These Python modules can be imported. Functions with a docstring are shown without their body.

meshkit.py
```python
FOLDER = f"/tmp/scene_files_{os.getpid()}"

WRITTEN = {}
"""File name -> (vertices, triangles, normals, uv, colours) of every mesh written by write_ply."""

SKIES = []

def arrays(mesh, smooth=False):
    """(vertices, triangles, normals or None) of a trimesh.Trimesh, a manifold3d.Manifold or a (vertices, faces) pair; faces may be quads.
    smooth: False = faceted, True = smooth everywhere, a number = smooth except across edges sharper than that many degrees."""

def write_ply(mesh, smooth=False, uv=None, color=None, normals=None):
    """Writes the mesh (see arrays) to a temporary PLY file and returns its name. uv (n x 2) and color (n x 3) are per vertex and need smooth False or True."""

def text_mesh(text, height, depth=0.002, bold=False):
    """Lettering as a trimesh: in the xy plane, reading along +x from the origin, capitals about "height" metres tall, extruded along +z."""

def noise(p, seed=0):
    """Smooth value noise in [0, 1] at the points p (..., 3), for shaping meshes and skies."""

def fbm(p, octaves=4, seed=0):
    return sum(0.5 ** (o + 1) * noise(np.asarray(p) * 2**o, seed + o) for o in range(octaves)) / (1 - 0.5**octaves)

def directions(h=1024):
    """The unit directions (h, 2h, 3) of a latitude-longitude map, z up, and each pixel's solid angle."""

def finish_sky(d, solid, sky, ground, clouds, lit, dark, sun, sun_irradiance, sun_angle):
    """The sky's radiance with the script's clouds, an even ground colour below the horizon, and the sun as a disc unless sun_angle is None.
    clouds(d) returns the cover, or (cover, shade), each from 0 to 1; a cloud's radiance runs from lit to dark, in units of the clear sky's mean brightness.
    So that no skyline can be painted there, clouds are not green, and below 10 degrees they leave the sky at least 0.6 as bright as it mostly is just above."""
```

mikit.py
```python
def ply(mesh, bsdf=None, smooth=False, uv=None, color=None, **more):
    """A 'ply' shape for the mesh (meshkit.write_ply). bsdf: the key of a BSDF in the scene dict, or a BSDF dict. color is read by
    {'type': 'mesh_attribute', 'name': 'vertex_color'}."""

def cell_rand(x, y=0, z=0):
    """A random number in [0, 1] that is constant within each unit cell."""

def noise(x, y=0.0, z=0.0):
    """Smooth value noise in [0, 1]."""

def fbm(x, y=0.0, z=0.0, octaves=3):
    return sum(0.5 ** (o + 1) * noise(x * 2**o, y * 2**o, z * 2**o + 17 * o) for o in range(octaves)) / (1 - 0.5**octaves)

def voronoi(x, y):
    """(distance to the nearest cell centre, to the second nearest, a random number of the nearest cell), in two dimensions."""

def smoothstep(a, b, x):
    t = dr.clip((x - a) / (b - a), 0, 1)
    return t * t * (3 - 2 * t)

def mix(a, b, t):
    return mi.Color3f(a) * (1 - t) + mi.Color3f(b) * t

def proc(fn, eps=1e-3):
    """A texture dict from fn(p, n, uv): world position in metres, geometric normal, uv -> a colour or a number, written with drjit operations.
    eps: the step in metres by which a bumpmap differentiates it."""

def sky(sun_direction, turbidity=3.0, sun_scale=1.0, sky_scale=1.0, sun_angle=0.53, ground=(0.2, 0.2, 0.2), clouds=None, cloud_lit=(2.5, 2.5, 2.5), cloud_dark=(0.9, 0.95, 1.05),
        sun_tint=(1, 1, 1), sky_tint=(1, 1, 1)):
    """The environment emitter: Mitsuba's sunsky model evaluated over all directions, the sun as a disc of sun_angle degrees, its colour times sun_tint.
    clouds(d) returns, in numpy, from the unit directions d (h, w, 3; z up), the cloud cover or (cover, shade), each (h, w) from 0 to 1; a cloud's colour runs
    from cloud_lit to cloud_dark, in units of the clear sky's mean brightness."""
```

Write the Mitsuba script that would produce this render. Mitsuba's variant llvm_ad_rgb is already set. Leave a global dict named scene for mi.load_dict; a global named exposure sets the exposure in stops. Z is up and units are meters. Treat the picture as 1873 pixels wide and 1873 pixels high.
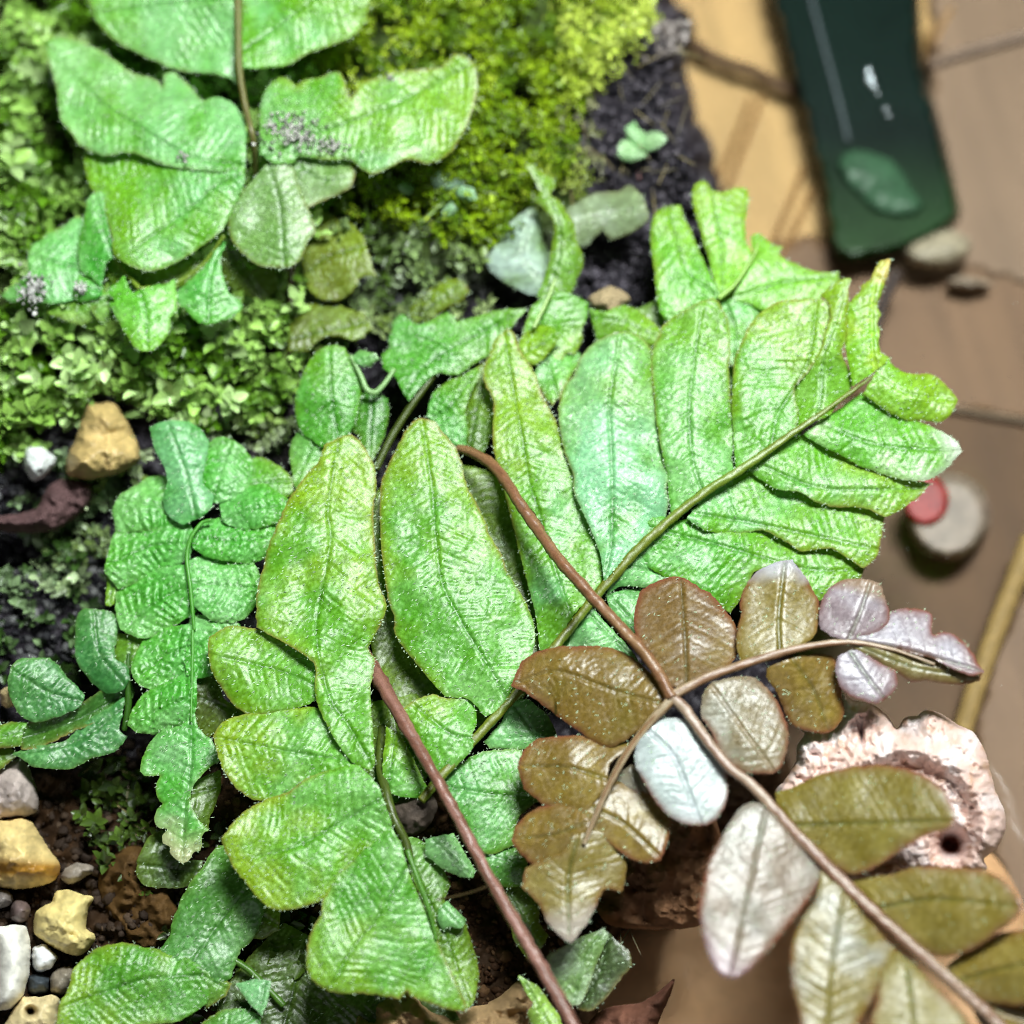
import math, random
import numpy as np, trimesh, shapely
import mitsuba as mi, mikit, meshkit
from shapely.geometry import Polygon
from scipy.spatial import Delaunay, cKDTree
random.seed(5); rng = np.random.default_rng(5)
T = mi.ScalarTransform4f
scene, labels = {}, {}

# ------------------------------------------------------------------ camera
TGT = np.array([0.0, 0.0, 0.004]); DIST, TILT, FOV = 0.24, math.radians(20), 28.07
EYE = TGT + DIST * np.array([0, -math.sin(TILT), math.cos(TILT)])
FWD = (TGT - EYE) / DIST; RIGHT = np.array([1.0, 0, 0]); UP = np.cross(RIGHT, FWD)
scene['camera'] = dict(type='thinlens', to_world=T().look_at(EYE.tolist(), TGT.tolist(), [0, 1, 0]), fov=FOV, fov_axis='x',
                       aperture_radius=0.0036, focus_distance=DIST - 0.002, near_clip=0.01, far_clip=10.0)
exposure = 0.0
TAN = math.tan(math.radians(FOV / 2)); S = 1873.0; MM = 0.12 / S          # metres per photo pixel at the focal plane

def at(px, py, z):
    """The point at height z (metres) that the photograph shows at px, py."""
    px, py, z = np.broadcast_arrays(*(np.asarray(a, float) for a in (px, py, z)))
    d = FWD + ((px / S - 0.5) * 2 * TAN)[..., None] * RIGHT - ((py / S - 0.5) * 2 * TAN)[..., None] * UP
    return EYE + d * ((z - EYE[2]) / d[..., 2])[..., None]

# ------------------------------------------------------------------ lamps
def lamp(key, pos, look, w, h, rgb, label):
    m = T().look_at(pos, look, [0, 1, 0.01])
    scene[key + '__diffuser'] = dict(type='rectangle', to_world=m @ T().scale([w / 2, h / 2, 1]), emitter=dict(type='area', radiance=dict(type='rgb', value=rgb)))
    scene[key + '__housing'] = dict(type='cube', to_world=m @ T().translate([0, 0, -0.012]) @ T().scale([w / 2 + .004, h / 2 + .004, .01]), bsdf=dict(type='ref', id='m_lamp'))
    labels[key] = dict(label=label, category='lamp')
scene['m_lamp'] = dict(type='diffuse', reflectance=dict(type='rgb', value=[.6, .6, .6]))
lamp('led_lamp', [0.075, 0.125, 0.36], [0, 0, 0], 0.14, 0.085, [82.0, 87.0, 85.0], 'white led panel lamp hanging above the terrarium')
lamp('fill_panel', [-0.25, -1.0, 1.2], [0, 0, 0], 1.0, 1.0, [0.85, 0.88, 0.9], 'large square fill panel added out of view above for soft light')  # added unseen panel that lifts the shadows with soft fill light

# ------------------------------------------------------------------ materials
VC = dict(type='mesh_attribute', name='vertex_color')
def thin(r, dt, eta=1.5, sheen=0.0): return dict(type='principledthin', base_color=VC, roughness=r, diff_trans=dt, eta=eta, sheen=sheen)
def solid(r, spec=0.5, **k): return dict(type='twosided', bsdf=dict(type='principled', base_color=VC, roughness=r, specular=spec, **k))
scene['m_leaf'] = dict(type='blendbsdf', weight=0.35, bsdf_0=solid(0.43, 1.0), bsdf_1=thin(0.4, 1.0))
scene['m_leaf_soft'] = solid(0.42, 0.5)
scene['m_bronze'] = solid(0.36, 0.5)
scene['m_hair'] = solid(0.5, 0.4)
scene['m_moss'] = solid(0.38, 0.5)
scene['m_stem'] = solid(0.4, 0.5)
scene['m_soil'] = solid(0.8, 0.2)
scene['m_stone'] = solid(0.5, 0.45)
scene['m_shell'] = solid(0.38, 0.6)
scene['m_board'] = solid(0.6, 0.3)
scene['m_slab'] = solid(0.30, 0.1)
scene['m_glass'] = dict(type='thindielectric', int_ior=1.36)

# ------------------------------------------------------------------ helpers
def key_for(base, parent=None):
    k0 = (parent + '__' if parent else '') + base
    k, i = k0, 0
    taken = lambda x: x in scene or x in labels or any(y.startswith(x + '__') for y in scene)
    while taken(k):
        i += 1; k = '%s_%03d' % (k0, i)
    return k

def thing(base, label, cat, group=None):
    k = key_for(base); labels[k] = dict(label=label, category=cat)
    if group: labels[k]['group'] = group
    return k

CROPS = {'P': (0, 0, 1.0)}
for n_, x_, y_, w_ in [('C1', 0, 0, 640), ('C2', 620, 0, 640), ('C3', 1233, 0, 640), ('C4', 0, 620, 640), ('C5', 620, 500, 640), ('C6', 1233, 620, 640),
                       ('D1', 0, 1233, 640), ('D2', 360, 1233, 640), ('D3', 800, 1233, 640), ('D4', 1233, 1233, 640), ('D5', 380, 900, 640),
                       ('E1', 1000, 440, 500), ('E2', 1400, 440, 400), ('E3', 1000, 800, 500), ('E4', 1400, 960, 473), ('E5', 500, 560, 500), ('E6', 850, 280, 500),
                       ('F1', 640, 940, 500), ('F2', 0, 1080, 500), ('F3', 0, 1473, 400), ('F4', 380, 1373, 500), ('F5', 780, 1473, 400), ('F6', 0, 380, 500)]:
    CROPS[n_] = (x_, y_, w_ / 1873.0)

def P(s, crop='P'):
    """'12,34 56,78 @E1 9,8' -> photo pixels; @X switches the crop the numbers are read in."""
    out = []
    for w in s.split():
        if w[0] == '@': crop = w[1:]; continue
        a, b = w.split(','); x, y, k = CROPS[crop]
        out.append((x + float(a) * k, y + float(b) * k))
    return np.array(out)

def spline(p, step, closed):
    p = np.asarray(p, float)
    if len(p) == 2 and not closed:
        n = max(2, int(np.linalg.norm(p[1] - p[0]) / step)); return p[0] + (p[1] - p[0]) * np.linspace(0, 1, n + 1)[:, None]
    q = np.vstack([p[-1], p, p[:2]]) if closed else np.vstack([2 * p[0] - p[1], p, 2 * p[-1] - p[-2]])
    t = np.linspace(0, 1, 12, endpoint=False)[:, None]; out = []
    for i in range(1, len(q) - 2):
        a, b, c, d = q[i - 1], q[i], q[i + 1], q[i + 2]
        m0, m1 = (c - a) * 0.42, (d - b) * 0.42
        out.append((2*t**3 - 3*t**2 + 1) * b + (t**3 - 2*t**2 + t) * m0 + (-2*t**3 + 3*t**2) * c + (t**3 - t**2) * m1)
    out = np.vstack(out + ([out[0][:1]] if closed else [q[-2:-1]]))
    L = np.r_[0, np.cumsum(np.linalg.norm(np.diff(out[:, :2], axis=0), axis=1))]
    n = max(4, int(L[-1] / step)); u = np.linspace(0, L[-1], n + 1)
    r = np.stack([np.interp(u, L, out[:, k]) for k in range(out.shape[1])], 1)
    return r[:-1] if closed else r

def fbm2(p, scale, seed=0, octaves=3):
    q = np.concatenate([np.asarray(p, float)[..., :2] / scale, np.zeros(np.shape(p)[:-1] + (1,))], -1)
    return meshkit.fbm(q, octaves, seed)

def sheet(outline, step=3.5, serr=1.0, seed=0):
    """Triangulates a smoothed outline (photo px): points, triangles, edge distance, number of rim points."""
    b = spline(outline, max(2.2, step * 0.75), True)
    t = np.roll(b, -1, 0) - np.roll(b, 1, 0); nrm = np.stack([-t[:, 1], t[:, 0]], 1) / (np.linalg.norm(t, axis=1, keepdims=True) + 1e-9)
    b = b + nrm * ((fbm2(b, 7, seed) - .5) * 4.0 * serr)[:, None]
    poly = Polygon(b)
    if not poly.is_valid:
        poly = poly.buffer(0)
        if poly.geom_type != 'Polygon': poly = max(poly.geoms, key=lambda g: g.area)
        b = np.array(poly.exterior.coords)[:-1]
    x0, y0 = b.min(0); x1, y1 = b.max(0)
    gx, gy = np.meshgrid(np.arange(x0, x1, step), np.arange(y0, y1, step * .87))
    gx = gx + (np.arange(gx.shape[0]) % 2)[:, None] * step / 2
    g = np.stack([gx.ravel(), gy.ravel()], 1); g += np.random.default_rng(seed + 9).uniform(-.22, .22, g.shape) * step
    inner = poly.buffer(-step * .6)
    g = g[shapely.contains_xy(inner, g[:, 0], g[:, 1])] if not inner.is_empty else g[:0]
    p = np.vstack([b, g]); tri = Delaunay(p).simplices
    c = p[tri].mean(1); tri = tri[shapely.contains_xy(poly, c[:, 0], c[:, 1])]
    e1, e2 = p[tri[:, 1]] - p[tri[:, 0]], p[tri[:, 2]] - p[tri[:, 0]]
    flip = (e1[:, 0] * e2[:, 1] - e1[:, 1] * e2[:, 0]) > 0
    tri[flip] = tri[flip][:, ::-1]
    return p, tri, cKDTree(b).query(p)[0], len(b)

def along(p, mid):
    """(fraction along the line, signed side distance, length) of the points p relative to the polyline."""
    m = spline(mid, 2.0, False); L = np.r_[0, np.cumsum(np.linalg.norm(np.diff(m, axis=0), axis=1))]
    d, i = cKDTree(m).query(p); t = np.gradient(m, axis=0)
    r = p - m[i]; side = np.sign(t[i, 0] * r[:, 1] - t[i, 1] * r[:, 0])
    end = (i == len(m) - 1) | (i == 0)
    tn = t[i] / (np.linalg.norm(t[i], axis=1, keepdims=True) + 1e-9)
    perp = np.abs(tn[:, 0] * r[:, 1] - tn[:, 1] * r[:, 0])
    return (L[i] + np.where(end, (r * tn).sum(1), 0)) / L[-1], side * np.where(end, perp, d), L[-1]

Y = np.array([.20, .36, .003]); G = np.array([.095, .33, .006]); MT = np.array([.15, .44, .13]); OL = np.array([.12, .17, .008]); DK = np.array([.03, .11, .01])  # MT carries the mint sheen of the leaves as a colour
RIM = np.array([.25, .17, .05]); BR = np.array([.145, .093, .014]); BRR = np.array([.17, .055, .03]); SV = np.array([.42, .46, .44]); GY = np.array([.26, .34, .27])
LM = np.array([.30, .52, .04]); BL = np.array([.06, .34, .025])
def lerp(a, b, t): return a * (1 - t[:, None]) + b * t[:, None]

HAIRS, ZO = {}, {}
def leaf(frond, outline, mid, zb, zt, base=G, hi=MT, m=0.4, y=0.5, roll=0.0, camber=0.7, rim=0.6, mat='m_leaf', blist=1.0, hair=1.0, vein=0.7, step=2.9, serr=1.0, tipc=None, name='leaflet', label=None, patch=60, grow=2.0, coat=1.0, vgr=1.0):
    seed = len(scene) * 7 + 3
    o = P(outline) if isinstance(outline, str) else outline
    mdl = P(mid) if isinstance(mid, str) else mid
    if grow: o = np.array(Polygon(o).buffer(0).buffer(grow).simplify(.4).exterior.coords)[:-1] if Polygon(o).buffer(0).geom_type == 'Polygon' else o
    p, tri, e, nb = sheet(o, step, serr, seed)
    s, d, L = along(p, mdl); sc = np.clip(s, -0.3, 1.3); w = np.percentile(np.abs(d), 97) + 1
    z = zb + (zt - zb) * sc + roll * d * MM * 1e3 - camber * (.45 * (d / w) ** 2 + .75 * np.sqrt((d / w) ** 2 + .012))
    z += (fbm2(p, 80, seed + 1, 2) - .5) * (.8 if mat == 'm_bronze' else 1.7) + ZO.get(frond, 0)
    z -= 0.16 * np.exp(-e / 3.5) + 0.20 * np.exp(-(d / 4.0) ** 2)
    ph = (sc * L + np.abs(d) * 0.55) / 17.0
    z += 0.045 * blist * np.sin(2 * np.pi * (ph + .5 * (fbm2(p, 28, seed + 7, 2) - .5))) * np.clip(e / 12, 0, 1) * np.clip(fbm2(p, 34, seed + 2, 2) * 3 - 1.1, 0, 1)
    z -= .13 * np.exp(-((((ph * 17 / 26.0) % 1) - .5) / .10) ** 2) * np.clip(1.1 - np.abs(d) / w, 0, 1) * np.clip(e / 10, 0, 1) * vgr * (.35 if mat == 'm_bronze' else .62) * (.4 + 1.2 * fbm2(p, 50, seed + 17, 2))
    a = math.radians(-35); q = np.stack([(p[:, 0] * math.cos(a) + p[:, 1] * math.sin(a)) / 7.5, (-p[:, 0] * math.sin(a) + p[:, 1] * math.cos(a)) / 3.6], 1)
    fl = fbm2(q, 1.0, seed + 3, 2) - .5
    z += 0.11 * blist * fl * np.clip(fbm2(p, 40, seed + 13, 2) * 3 - .5, .35, 1.3) + 0.08 * blist * (fbm2(p, 4.2, seed + 4, 1) - .5)
    # leaf tissue colour, with the mint sheen mixed in through hi
    n1, n2 = fbm2(p, patch, seed + 5, 3), fbm2(p, 9, seed + 6, 2)
    tm = np.clip((n1 - .5) * 2.6 + m * 1.1 - .35 + (n2 - .5) * .4 - 0.5 * np.clip(sc, 0, 1) * y, 0, 1)
    col = lerp(np.broadcast_to(base, (len(p), 3)), np.broadcast_to(hi, (len(p), 3)), tm)
    ty = np.clip((sc - .45) * 1.6 + (fbm2(p, 50, seed + 8, 2) - .5) * 1.6 + .5 * np.exp(-e / 16), 0, 1) * y
    if base is not BR: col = lerp(col, np.broadcast_to(Y, col.shape), ty)
    col = col * (0.84 + 0.32 * n2)[:, None]
    fib = fbm2(q * 1.25 + 7, 1.0, seed + 15, 2) - .5; cl = np.clip(fbm2(p, 60, seed + 16, 2) * 1.6 - .2, .2, .9)
    bz = mat == 'm_bronze'
    col = lerp(col, np.broadcast_to([.40, .40, .36] if bz else [.48, .72, .36], col.shape), np.clip(fib * 3.0, 0, 1) * cl * coat * (.16 if bz else .20))
    col = col * (1 + np.clip(fib, -.3, .3) * (.5 if bz else .75) * coat)[:, None]
    tr = np.clip(np.exp(-e / (6.5 if mat == 'm_bronze' else 3.4)) * 1.2 * rim * np.clip(sc * 2.2, .1, 1) * (0.4 + fbm2(p, 22, seed + 10, 2)), 0, 1)
    col = lerp(col, np.broadcast_to(BRR if mat == 'm_bronze' else RIM, col.shape), tr)
    if tipc is not None: col = lerp(col, np.broadcast_to(tipc, col.shape), np.clip((sc - .72) * 5 + (n1 - .5) * 2, 0, 1) * .85)
    vd = np.exp(-(d / (3.6 * (1.25 - .7 * np.clip(sc, 0, 1)))) ** 2) * vein * (sc > -.02) * (sc < 1)
    col = lerp(col, col * np.array([.40, .55, .30]), vd)
    sv = np.exp(-((((ph * 17 / 26.0) % 1) - .5) / .07) ** 2) * .22 * vein * np.clip(1 - np.abs(d) / w * .9, 0, 1)
    col = lerp(col, col * np.array([.5, .65, .4]), sv)
    V = at(p[:, 0], p[:, 1], z * 1e-3)
    k = key_for(name, frond)
    scene[k] = mikit.ply((V, tri), mat, smooth=True, color=np.clip(col, .003, .9))
    if label: labels[k] = dict(label=label)
    if hair > 0:
        area = Polygon(o).buffer(0).area; n = int(area / 120 * hair); r = np.random.default_rng(seed)
        i = r.integers(0, len(p), n); j = r.integers(0, nb, int(nb * .16 * hair)); i = np.r_[i, j]
        c = p[i] + r.uniform(-2, 2, (len(i), 2)); zz = z[i] + .06
        an = math.radians(-35) + r.normal(0, .45, len(i)); ln = r.uniform(3, 9, len(i)); up = r.uniform(.02, .18, len(i))
        on_rim = np.arange(len(i)) >= n
        cen = p.mean(0); out = np.arctan2(*(c - cen).T[::-1]); an = np.where(on_rim, out + r.normal(0, .5, len(i)), an); ln = np.where(on_rim, ln * .6, ln)
        dv = np.stack([np.cos(an), np.sin(an)], 1); nv = np.stack([-dv[:, 1], dv[:, 0]], 1) * r.uniform(.4, .85, len(i))[:, None]
        e0, e1 = c, c + dv * ln[:, None]; md = (e0 + e1) / 2
        q4 = np.stack([at(*(e0).T, zz * 1e-3), at(*(md - nv).T, (zz + up) * 1e-3), at(*e1.T, (zz + up * .8) * 1e-3), at(*(md + nv).T, (zz + up) * 1e-3)], 1)
        HAIRS.setdefault(frond, []).append(q4)
    return k

def finish_hairs():
    for fr, qs in HAIRS.items():
        q = np.concatenate(qs); n = len(q); b = np.arange(n)[:, None] * 4
        f = np.vstack([b + [0, 1, 2], b + [0, 2, 3]])
        tone = rng.uniform(.45, 1.05, n); c = np.repeat((np.array([.62, .82, .55]) * tone[:, None]), 4, 0)  # pale tone of the hairs also supplies bright flecks of sheen
        scene[fr + '__hairs'] = mikit.ply((q.reshape(-1, 3), f), 'm_hair', smooth=True, color=c)
        labels[fr + '__hairs'] = dict(kind='stuff', label='short pale hairs on the leaflets, also standing in for flecks of sheen')

def tube(frond, pts, z, r, col, name='rachis', mat='m_stem', rough=0.10, sides=12, col2=None, label=None, groove=0.0):
    """A stalk along photo pixels: z (mm) and radius (px) given at its points."""
    p = P(pts) if isinstance(pts, str) else np.asarray(pts, float)
    n = len(p); z = np.interp(np.linspace(0, 1, n), np.linspace(0, 1, len(z)), z); r = np.interp(np.linspace(0, 1, n), np.linspace(0, 1, len(r)), r)
    q = spline(np.c_[p, z, r], 3.0, False)
    c = at(q[:, 0], q[:, 1], q[:, 2] * 1e-3); t = np.gradient(c, axis=0); t /= np.linalg.norm(t, axis=1, keepdims=True)
    a = np.cross(t, [0, 0, 1.0]); a /= np.linalg.norm(a, axis=1, keepdims=True) + 1e-9; b = np.cross(a, t)
    th = np.arange(sides) * 2 * np.pi / sides
    rr = (q[:, 3] * MM)[:, None] * (1 - groove * np.exp(-((th - np.pi / 2) / .45) ** 2))[None]
    seed = len(scene)
    ij = np.stack(list(np.meshgrid(np.arange(len(c)) / 5.0, np.cos(th) * 1.6, indexing='ij')) + [np.broadcast_to(np.sin(th) * 1.6 + seed, (len(c), sides))], -1)
    nz = meshkit.fbm(ij, 3, seed); rr = rr * (1 + (nz - .5) * 2.6 * rough)
    v = c[:, None] + rr[..., None] * (np.cos(th)[None, :, None] * a[:, None] + np.sin(th)[None, :, None] * b[:, None])
    i, j = np.meshgrid(np.arange(len(c) - 1), np.arange(sides), indexing='ij')
    f = np.stack([i * sides + j, i * sides + (j + 1) % sides, (i + 1) * sides + (j + 1) % sides, (i + 1) * sides + j], -1).reshape(-1, 4)
    f = np.vstack([f[:, [0, 1, 2]], f[:, [0, 2, 3]]])
    V = v.reshape(-1, 3); V = np.vstack([V, c[:1], c[-1:]]); N = len(V)
    caps = [[N - 2, (k + 1) % sides, k] for k in range(sides)] + [[N - 1, (len(c) - 1) * sides + k, (len(c) - 1) * sides + (k + 1) % sides] for k in range(sides)]
    f = np.vstack([f, caps])
    long = meshkit.fbm(np.stack([ij[..., 0] / 8, ij[..., 1] * 2, ij[..., 2] * 2], -1), 2, seed + 1)
    cc = np.asarray(col) * (0.4 + 0.7 * nz + .5 * meshkit.fbm(ij * 3, 2, seed + 6))[..., None]
    if col2 is not None: cc = cc + (np.asarray(col2) - cc) * np.clip((long - .45) * 5, 0, 1)[..., None]
    C = cc.reshape(-1, 3); C = np.vstack([C, C[:1], C[-1:]])
    k = key_for(name, frond) if frond else key_for(name)
    scene[k] = mikit.ply((V, f), mat, smooth=True, color=np.clip(C, .003, .9))
    if label and frond: labels[k] = dict(label=label)
    return k

def lump(key, outline, z0, h, col, mat='m_stone', step=4.5, rough=0.25, flat=None, colfn=None, zfn=None, serr=0.8, under=0.8):
    """A closed solid seen from above: domed, or with a flat top reached FLAT px from its rim. z0, h in mm."""
    o = P(outline) if isinstance(outline, str) else outline
    seed = len(scene) * 5 + 1; p, tri, e, nb = sheet(o, step, serr, seed); em = e.max()
    t = np.clip(e / (flat or em), 0, 1); prof = np.sqrt(1 - (1 - t) ** 2)
    zz = z0 + h * prof + (fbm2(p, 38, seed + 1, 4) - .5) * 2 * rough * h * np.clip(e / 8, 0, 1) + (fbm2(p, 9, seed + 4, 2) - .5) * min(1, rough * 4) * .9
    if zfn is not None: zz = zz + zfn(p, e) * np.clip(e / 5, 0, 1)
    zl = z0 - h * under * prof
    V = np.vstack([at(p[:, 0], p[:, 1], zz * 1e-3), at(p[nb:, 0], p[nb:, 1], zl[nb:] * 1e-3)])
    low = np.where(tri >= nb, tri + len(p) - nb, tri)[:, ::-1]
    C = np.broadcast_to(np.asarray(col, float), (len(p), 3)) * (0.40 + .76 * fbm2(p, 20, seed + 2, 4) + .44 * fbm2(p, 5, seed + 3, 2))[:, None]
    if colfn is not None: C = colfn(p, e, C)
    C = np.vstack([C, C[nb:]])
    scene[key] = mikit.ply((V, np.vstack([tri, low])), mat, smooth=True, color=np.clip(C, .003, .92))

def stuff(key, label, cat, parts, mat):
    V, F, C, n = [], [], [], 0
    for v, f, c in parts:
        V.append(v); F.append(f + n); C.append(c); n += len(v)
    scene[key] = mikit.ply((np.vstack(V), np.vstack(F)), mat, smooth=True, color=np.clip(np.vstack(C), .003, .92))
    labels[key] = dict(kind='stuff', label=label, category=cat)

# ------------------------------------------------------------------ the setting: soil, boards under the glass
EDGE = P('1180,-200 1190,0 1235,60 1215,130 1240,220 1285,330 1270,400 1330,500 1400,620 1470,760 1480,900 1460,1000 1440,1150 1400,1300 1420,1480 1330,1520 1290,1590 1255,1650 1130,1680 1080,1760 1075,2100')
LAND = Polygon(np.vstack([EDGE, [(-300, 2100), (-300, -200)]]))
def bumpat(p, c, r): return np.exp(-(((p - np.array(c)) / np.array(r)) ** 2).sum(1))
def ground_z(p):
    """Height of the soil in mm."""
    z = -15 + 0 * p[:, 0]
    z = z + 8.0 / (1 + np.exp((p[:, 1] - 760 + 0.25 * (p[:, 0] - 300)) / 70.0)) * 1.0          # the mossy bank rises towards the top
    z += 2.2 * bumpat(p, (800, 150), (330, 240))
    z -= 4.0 * bumpat(p, (640, 500), (110, 70)) + 3.0 * bumpat(p, (1120, 330), (130, 220)) + 3.0 * bumpat(p, (60, 960), (150, 130)) + 4 * bumpat(p, (250, 1450), (110, 90))
    z += (fbm2(p, 70, 3, 3) - .5) * 4.0 + (fbm2(p, 22, 4, 3) - .5) * 4.0
    return z
def build_soil():
    st = 6.0; gx, gy = np.meshgrid(np.arange(-150, 1640, st), np.arange(-150, 2030, st)); p = np.stack([gx.ravel(), gy.ravel()], 1)
    dist = shapely.distance(shapely.points(p), LAND.exterior) * np.where(shapely.contains_xy(LAND, p[:, 0], p[:, 1]), 1, -1)
    dist = dist + (fbm2(p, 40, 8, 3) - .5) * 36
    z = ground_z(p); z = np.where(dist < 0, z + dist * .9, z) - 2.5 * np.exp(-np.abs(dist) / 25)
    z = np.maximum(z, -44)
    ny, nx = gx.shape; i, j = np.meshgrid(np.arange(ny - 1), np.arange(nx - 1), indexing='ij'); a = (i * nx + j).ravel()
    f = np.vstack([np.stack([a, a + nx, a + 1], 1), np.stack([a + 1, a + nx, a + nx + 1], 1)])
    keep = (dist[f].max(1) > -55); f = f[keep]
    n1, n2, n3 = fbm2(p, 26, 11, 4), fbm2(p, 9, 12, 2), fbm2(p, 90, 13, 2)
    dark, brown = np.array([.016, .013, .018]), np.array([.030, .014, .005])  # brown is darkened for the shadow of the ferns on the soil
    tb = np.clip((p[:, 1] - 1330) / 120 + (n3 - .5) * 1.5, 0, 1)
    col = lerp(np.broadcast_to(dark, (len(p), 3)), np.broadcast_to(brown, (len(p), 3)), tb)
    grey = np.clip((n2 - .62) * 5, 0, 1) * (1 - tb); col = lerp(col, np.broadcast_to([.15, .14, .16], col.shape), grey * .6)
    green = np.clip(1 - (p[:, 1] - 700 + .3 * p[:, 0]) / 120, 0, 1) * (p[:, 0] < 1080) * (dist > 40); col = lerp(col, np.broadcast_to([.035, .06, .006], col.shape), green * .8)
    col = col * (.35 + 1.3 * n1)[:, None]
    used = np.unique(f); re = -np.ones(len(p), int); re[used] = np.arange(len(used))
    scene['soil'] = mikit.ply((at(p[used, 0], p[used, 1], z[used] * 1e-3), re[f]), 'm_soil', smooth=True, color=np.clip(col[used], .003, .9))
    labels['soil'] = dict(kind='structure', label='dark soil and brown peat bank under the plants')
build_soil()

TABLE = -44.0
def board(name, label, outline, z, h, col, grain=(240, 26), cat='board', kind='structure', rough=.0):
    a = math.radians(72)
    def cf(p, e, C):
        q = np.stack([(p[:, 0] * math.cos(a) + p[:, 1] * math.sin(a)) / grain[0], (-p[:, 0] * math.sin(a) + p[:, 1] * math.cos(a)) / grain[1]], 1)
        return np.asarray(col) * (.80 + .40 * fbm2(q, 1.0, len(scene), 3))[:, None] * (.9 + .2 * fbm2(p, 120, 5, 2))[:, None]
    k = key_for(name)
    lump(k, outline, z, h, col, 'm_board', step=16, rough=rough, flat=10, colfn=cf, serr=.3, under=.3)
    labels[k] = dict(label=label, category=cat)
    return k
# the table top is one sheet
tv = np.array([[-1.2, -1.2, TABLE * 1e-3 - .004], [1.2, -1.2, TABLE * 1e-3 - .004], [1.2, 1.2, TABLE * 1e-3 - .004], [-1.2, 1.2, TABLE * 1e-3 - .004]])
scene['table_top'] = mikit.ply((tv, np.array([[0, 1, 2], [0, 2, 3]])), 'm_table')
scene['m_table'] = dict(type='principled', base_color=mikit.proc(lambda p, n, uv: mikit.mix([.13, .085, .05], [.24, .17, .11], mikit.fbm(p.x * 60, p.y * 14, 0, 4))), roughness=.6, specular=.3)
labels['table_top'] = dict(kind='structure', label='brown table top below the glass')
board('wooden_board', 'tan wooden board behind the glass at the top', '1020,-140 1760,-140 1690,120 1640,300 1560,500 1300,560 1020,560', TABLE, 3.0, [.44, .28, .11])
board('wooden_board', 'grey mauve board at the upper right edge', '1712,-140 2100,-140 2100,500 1760,515 1580,520 1690,150', TABLE + .6, 3.6, [.21, .138, .085])
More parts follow.
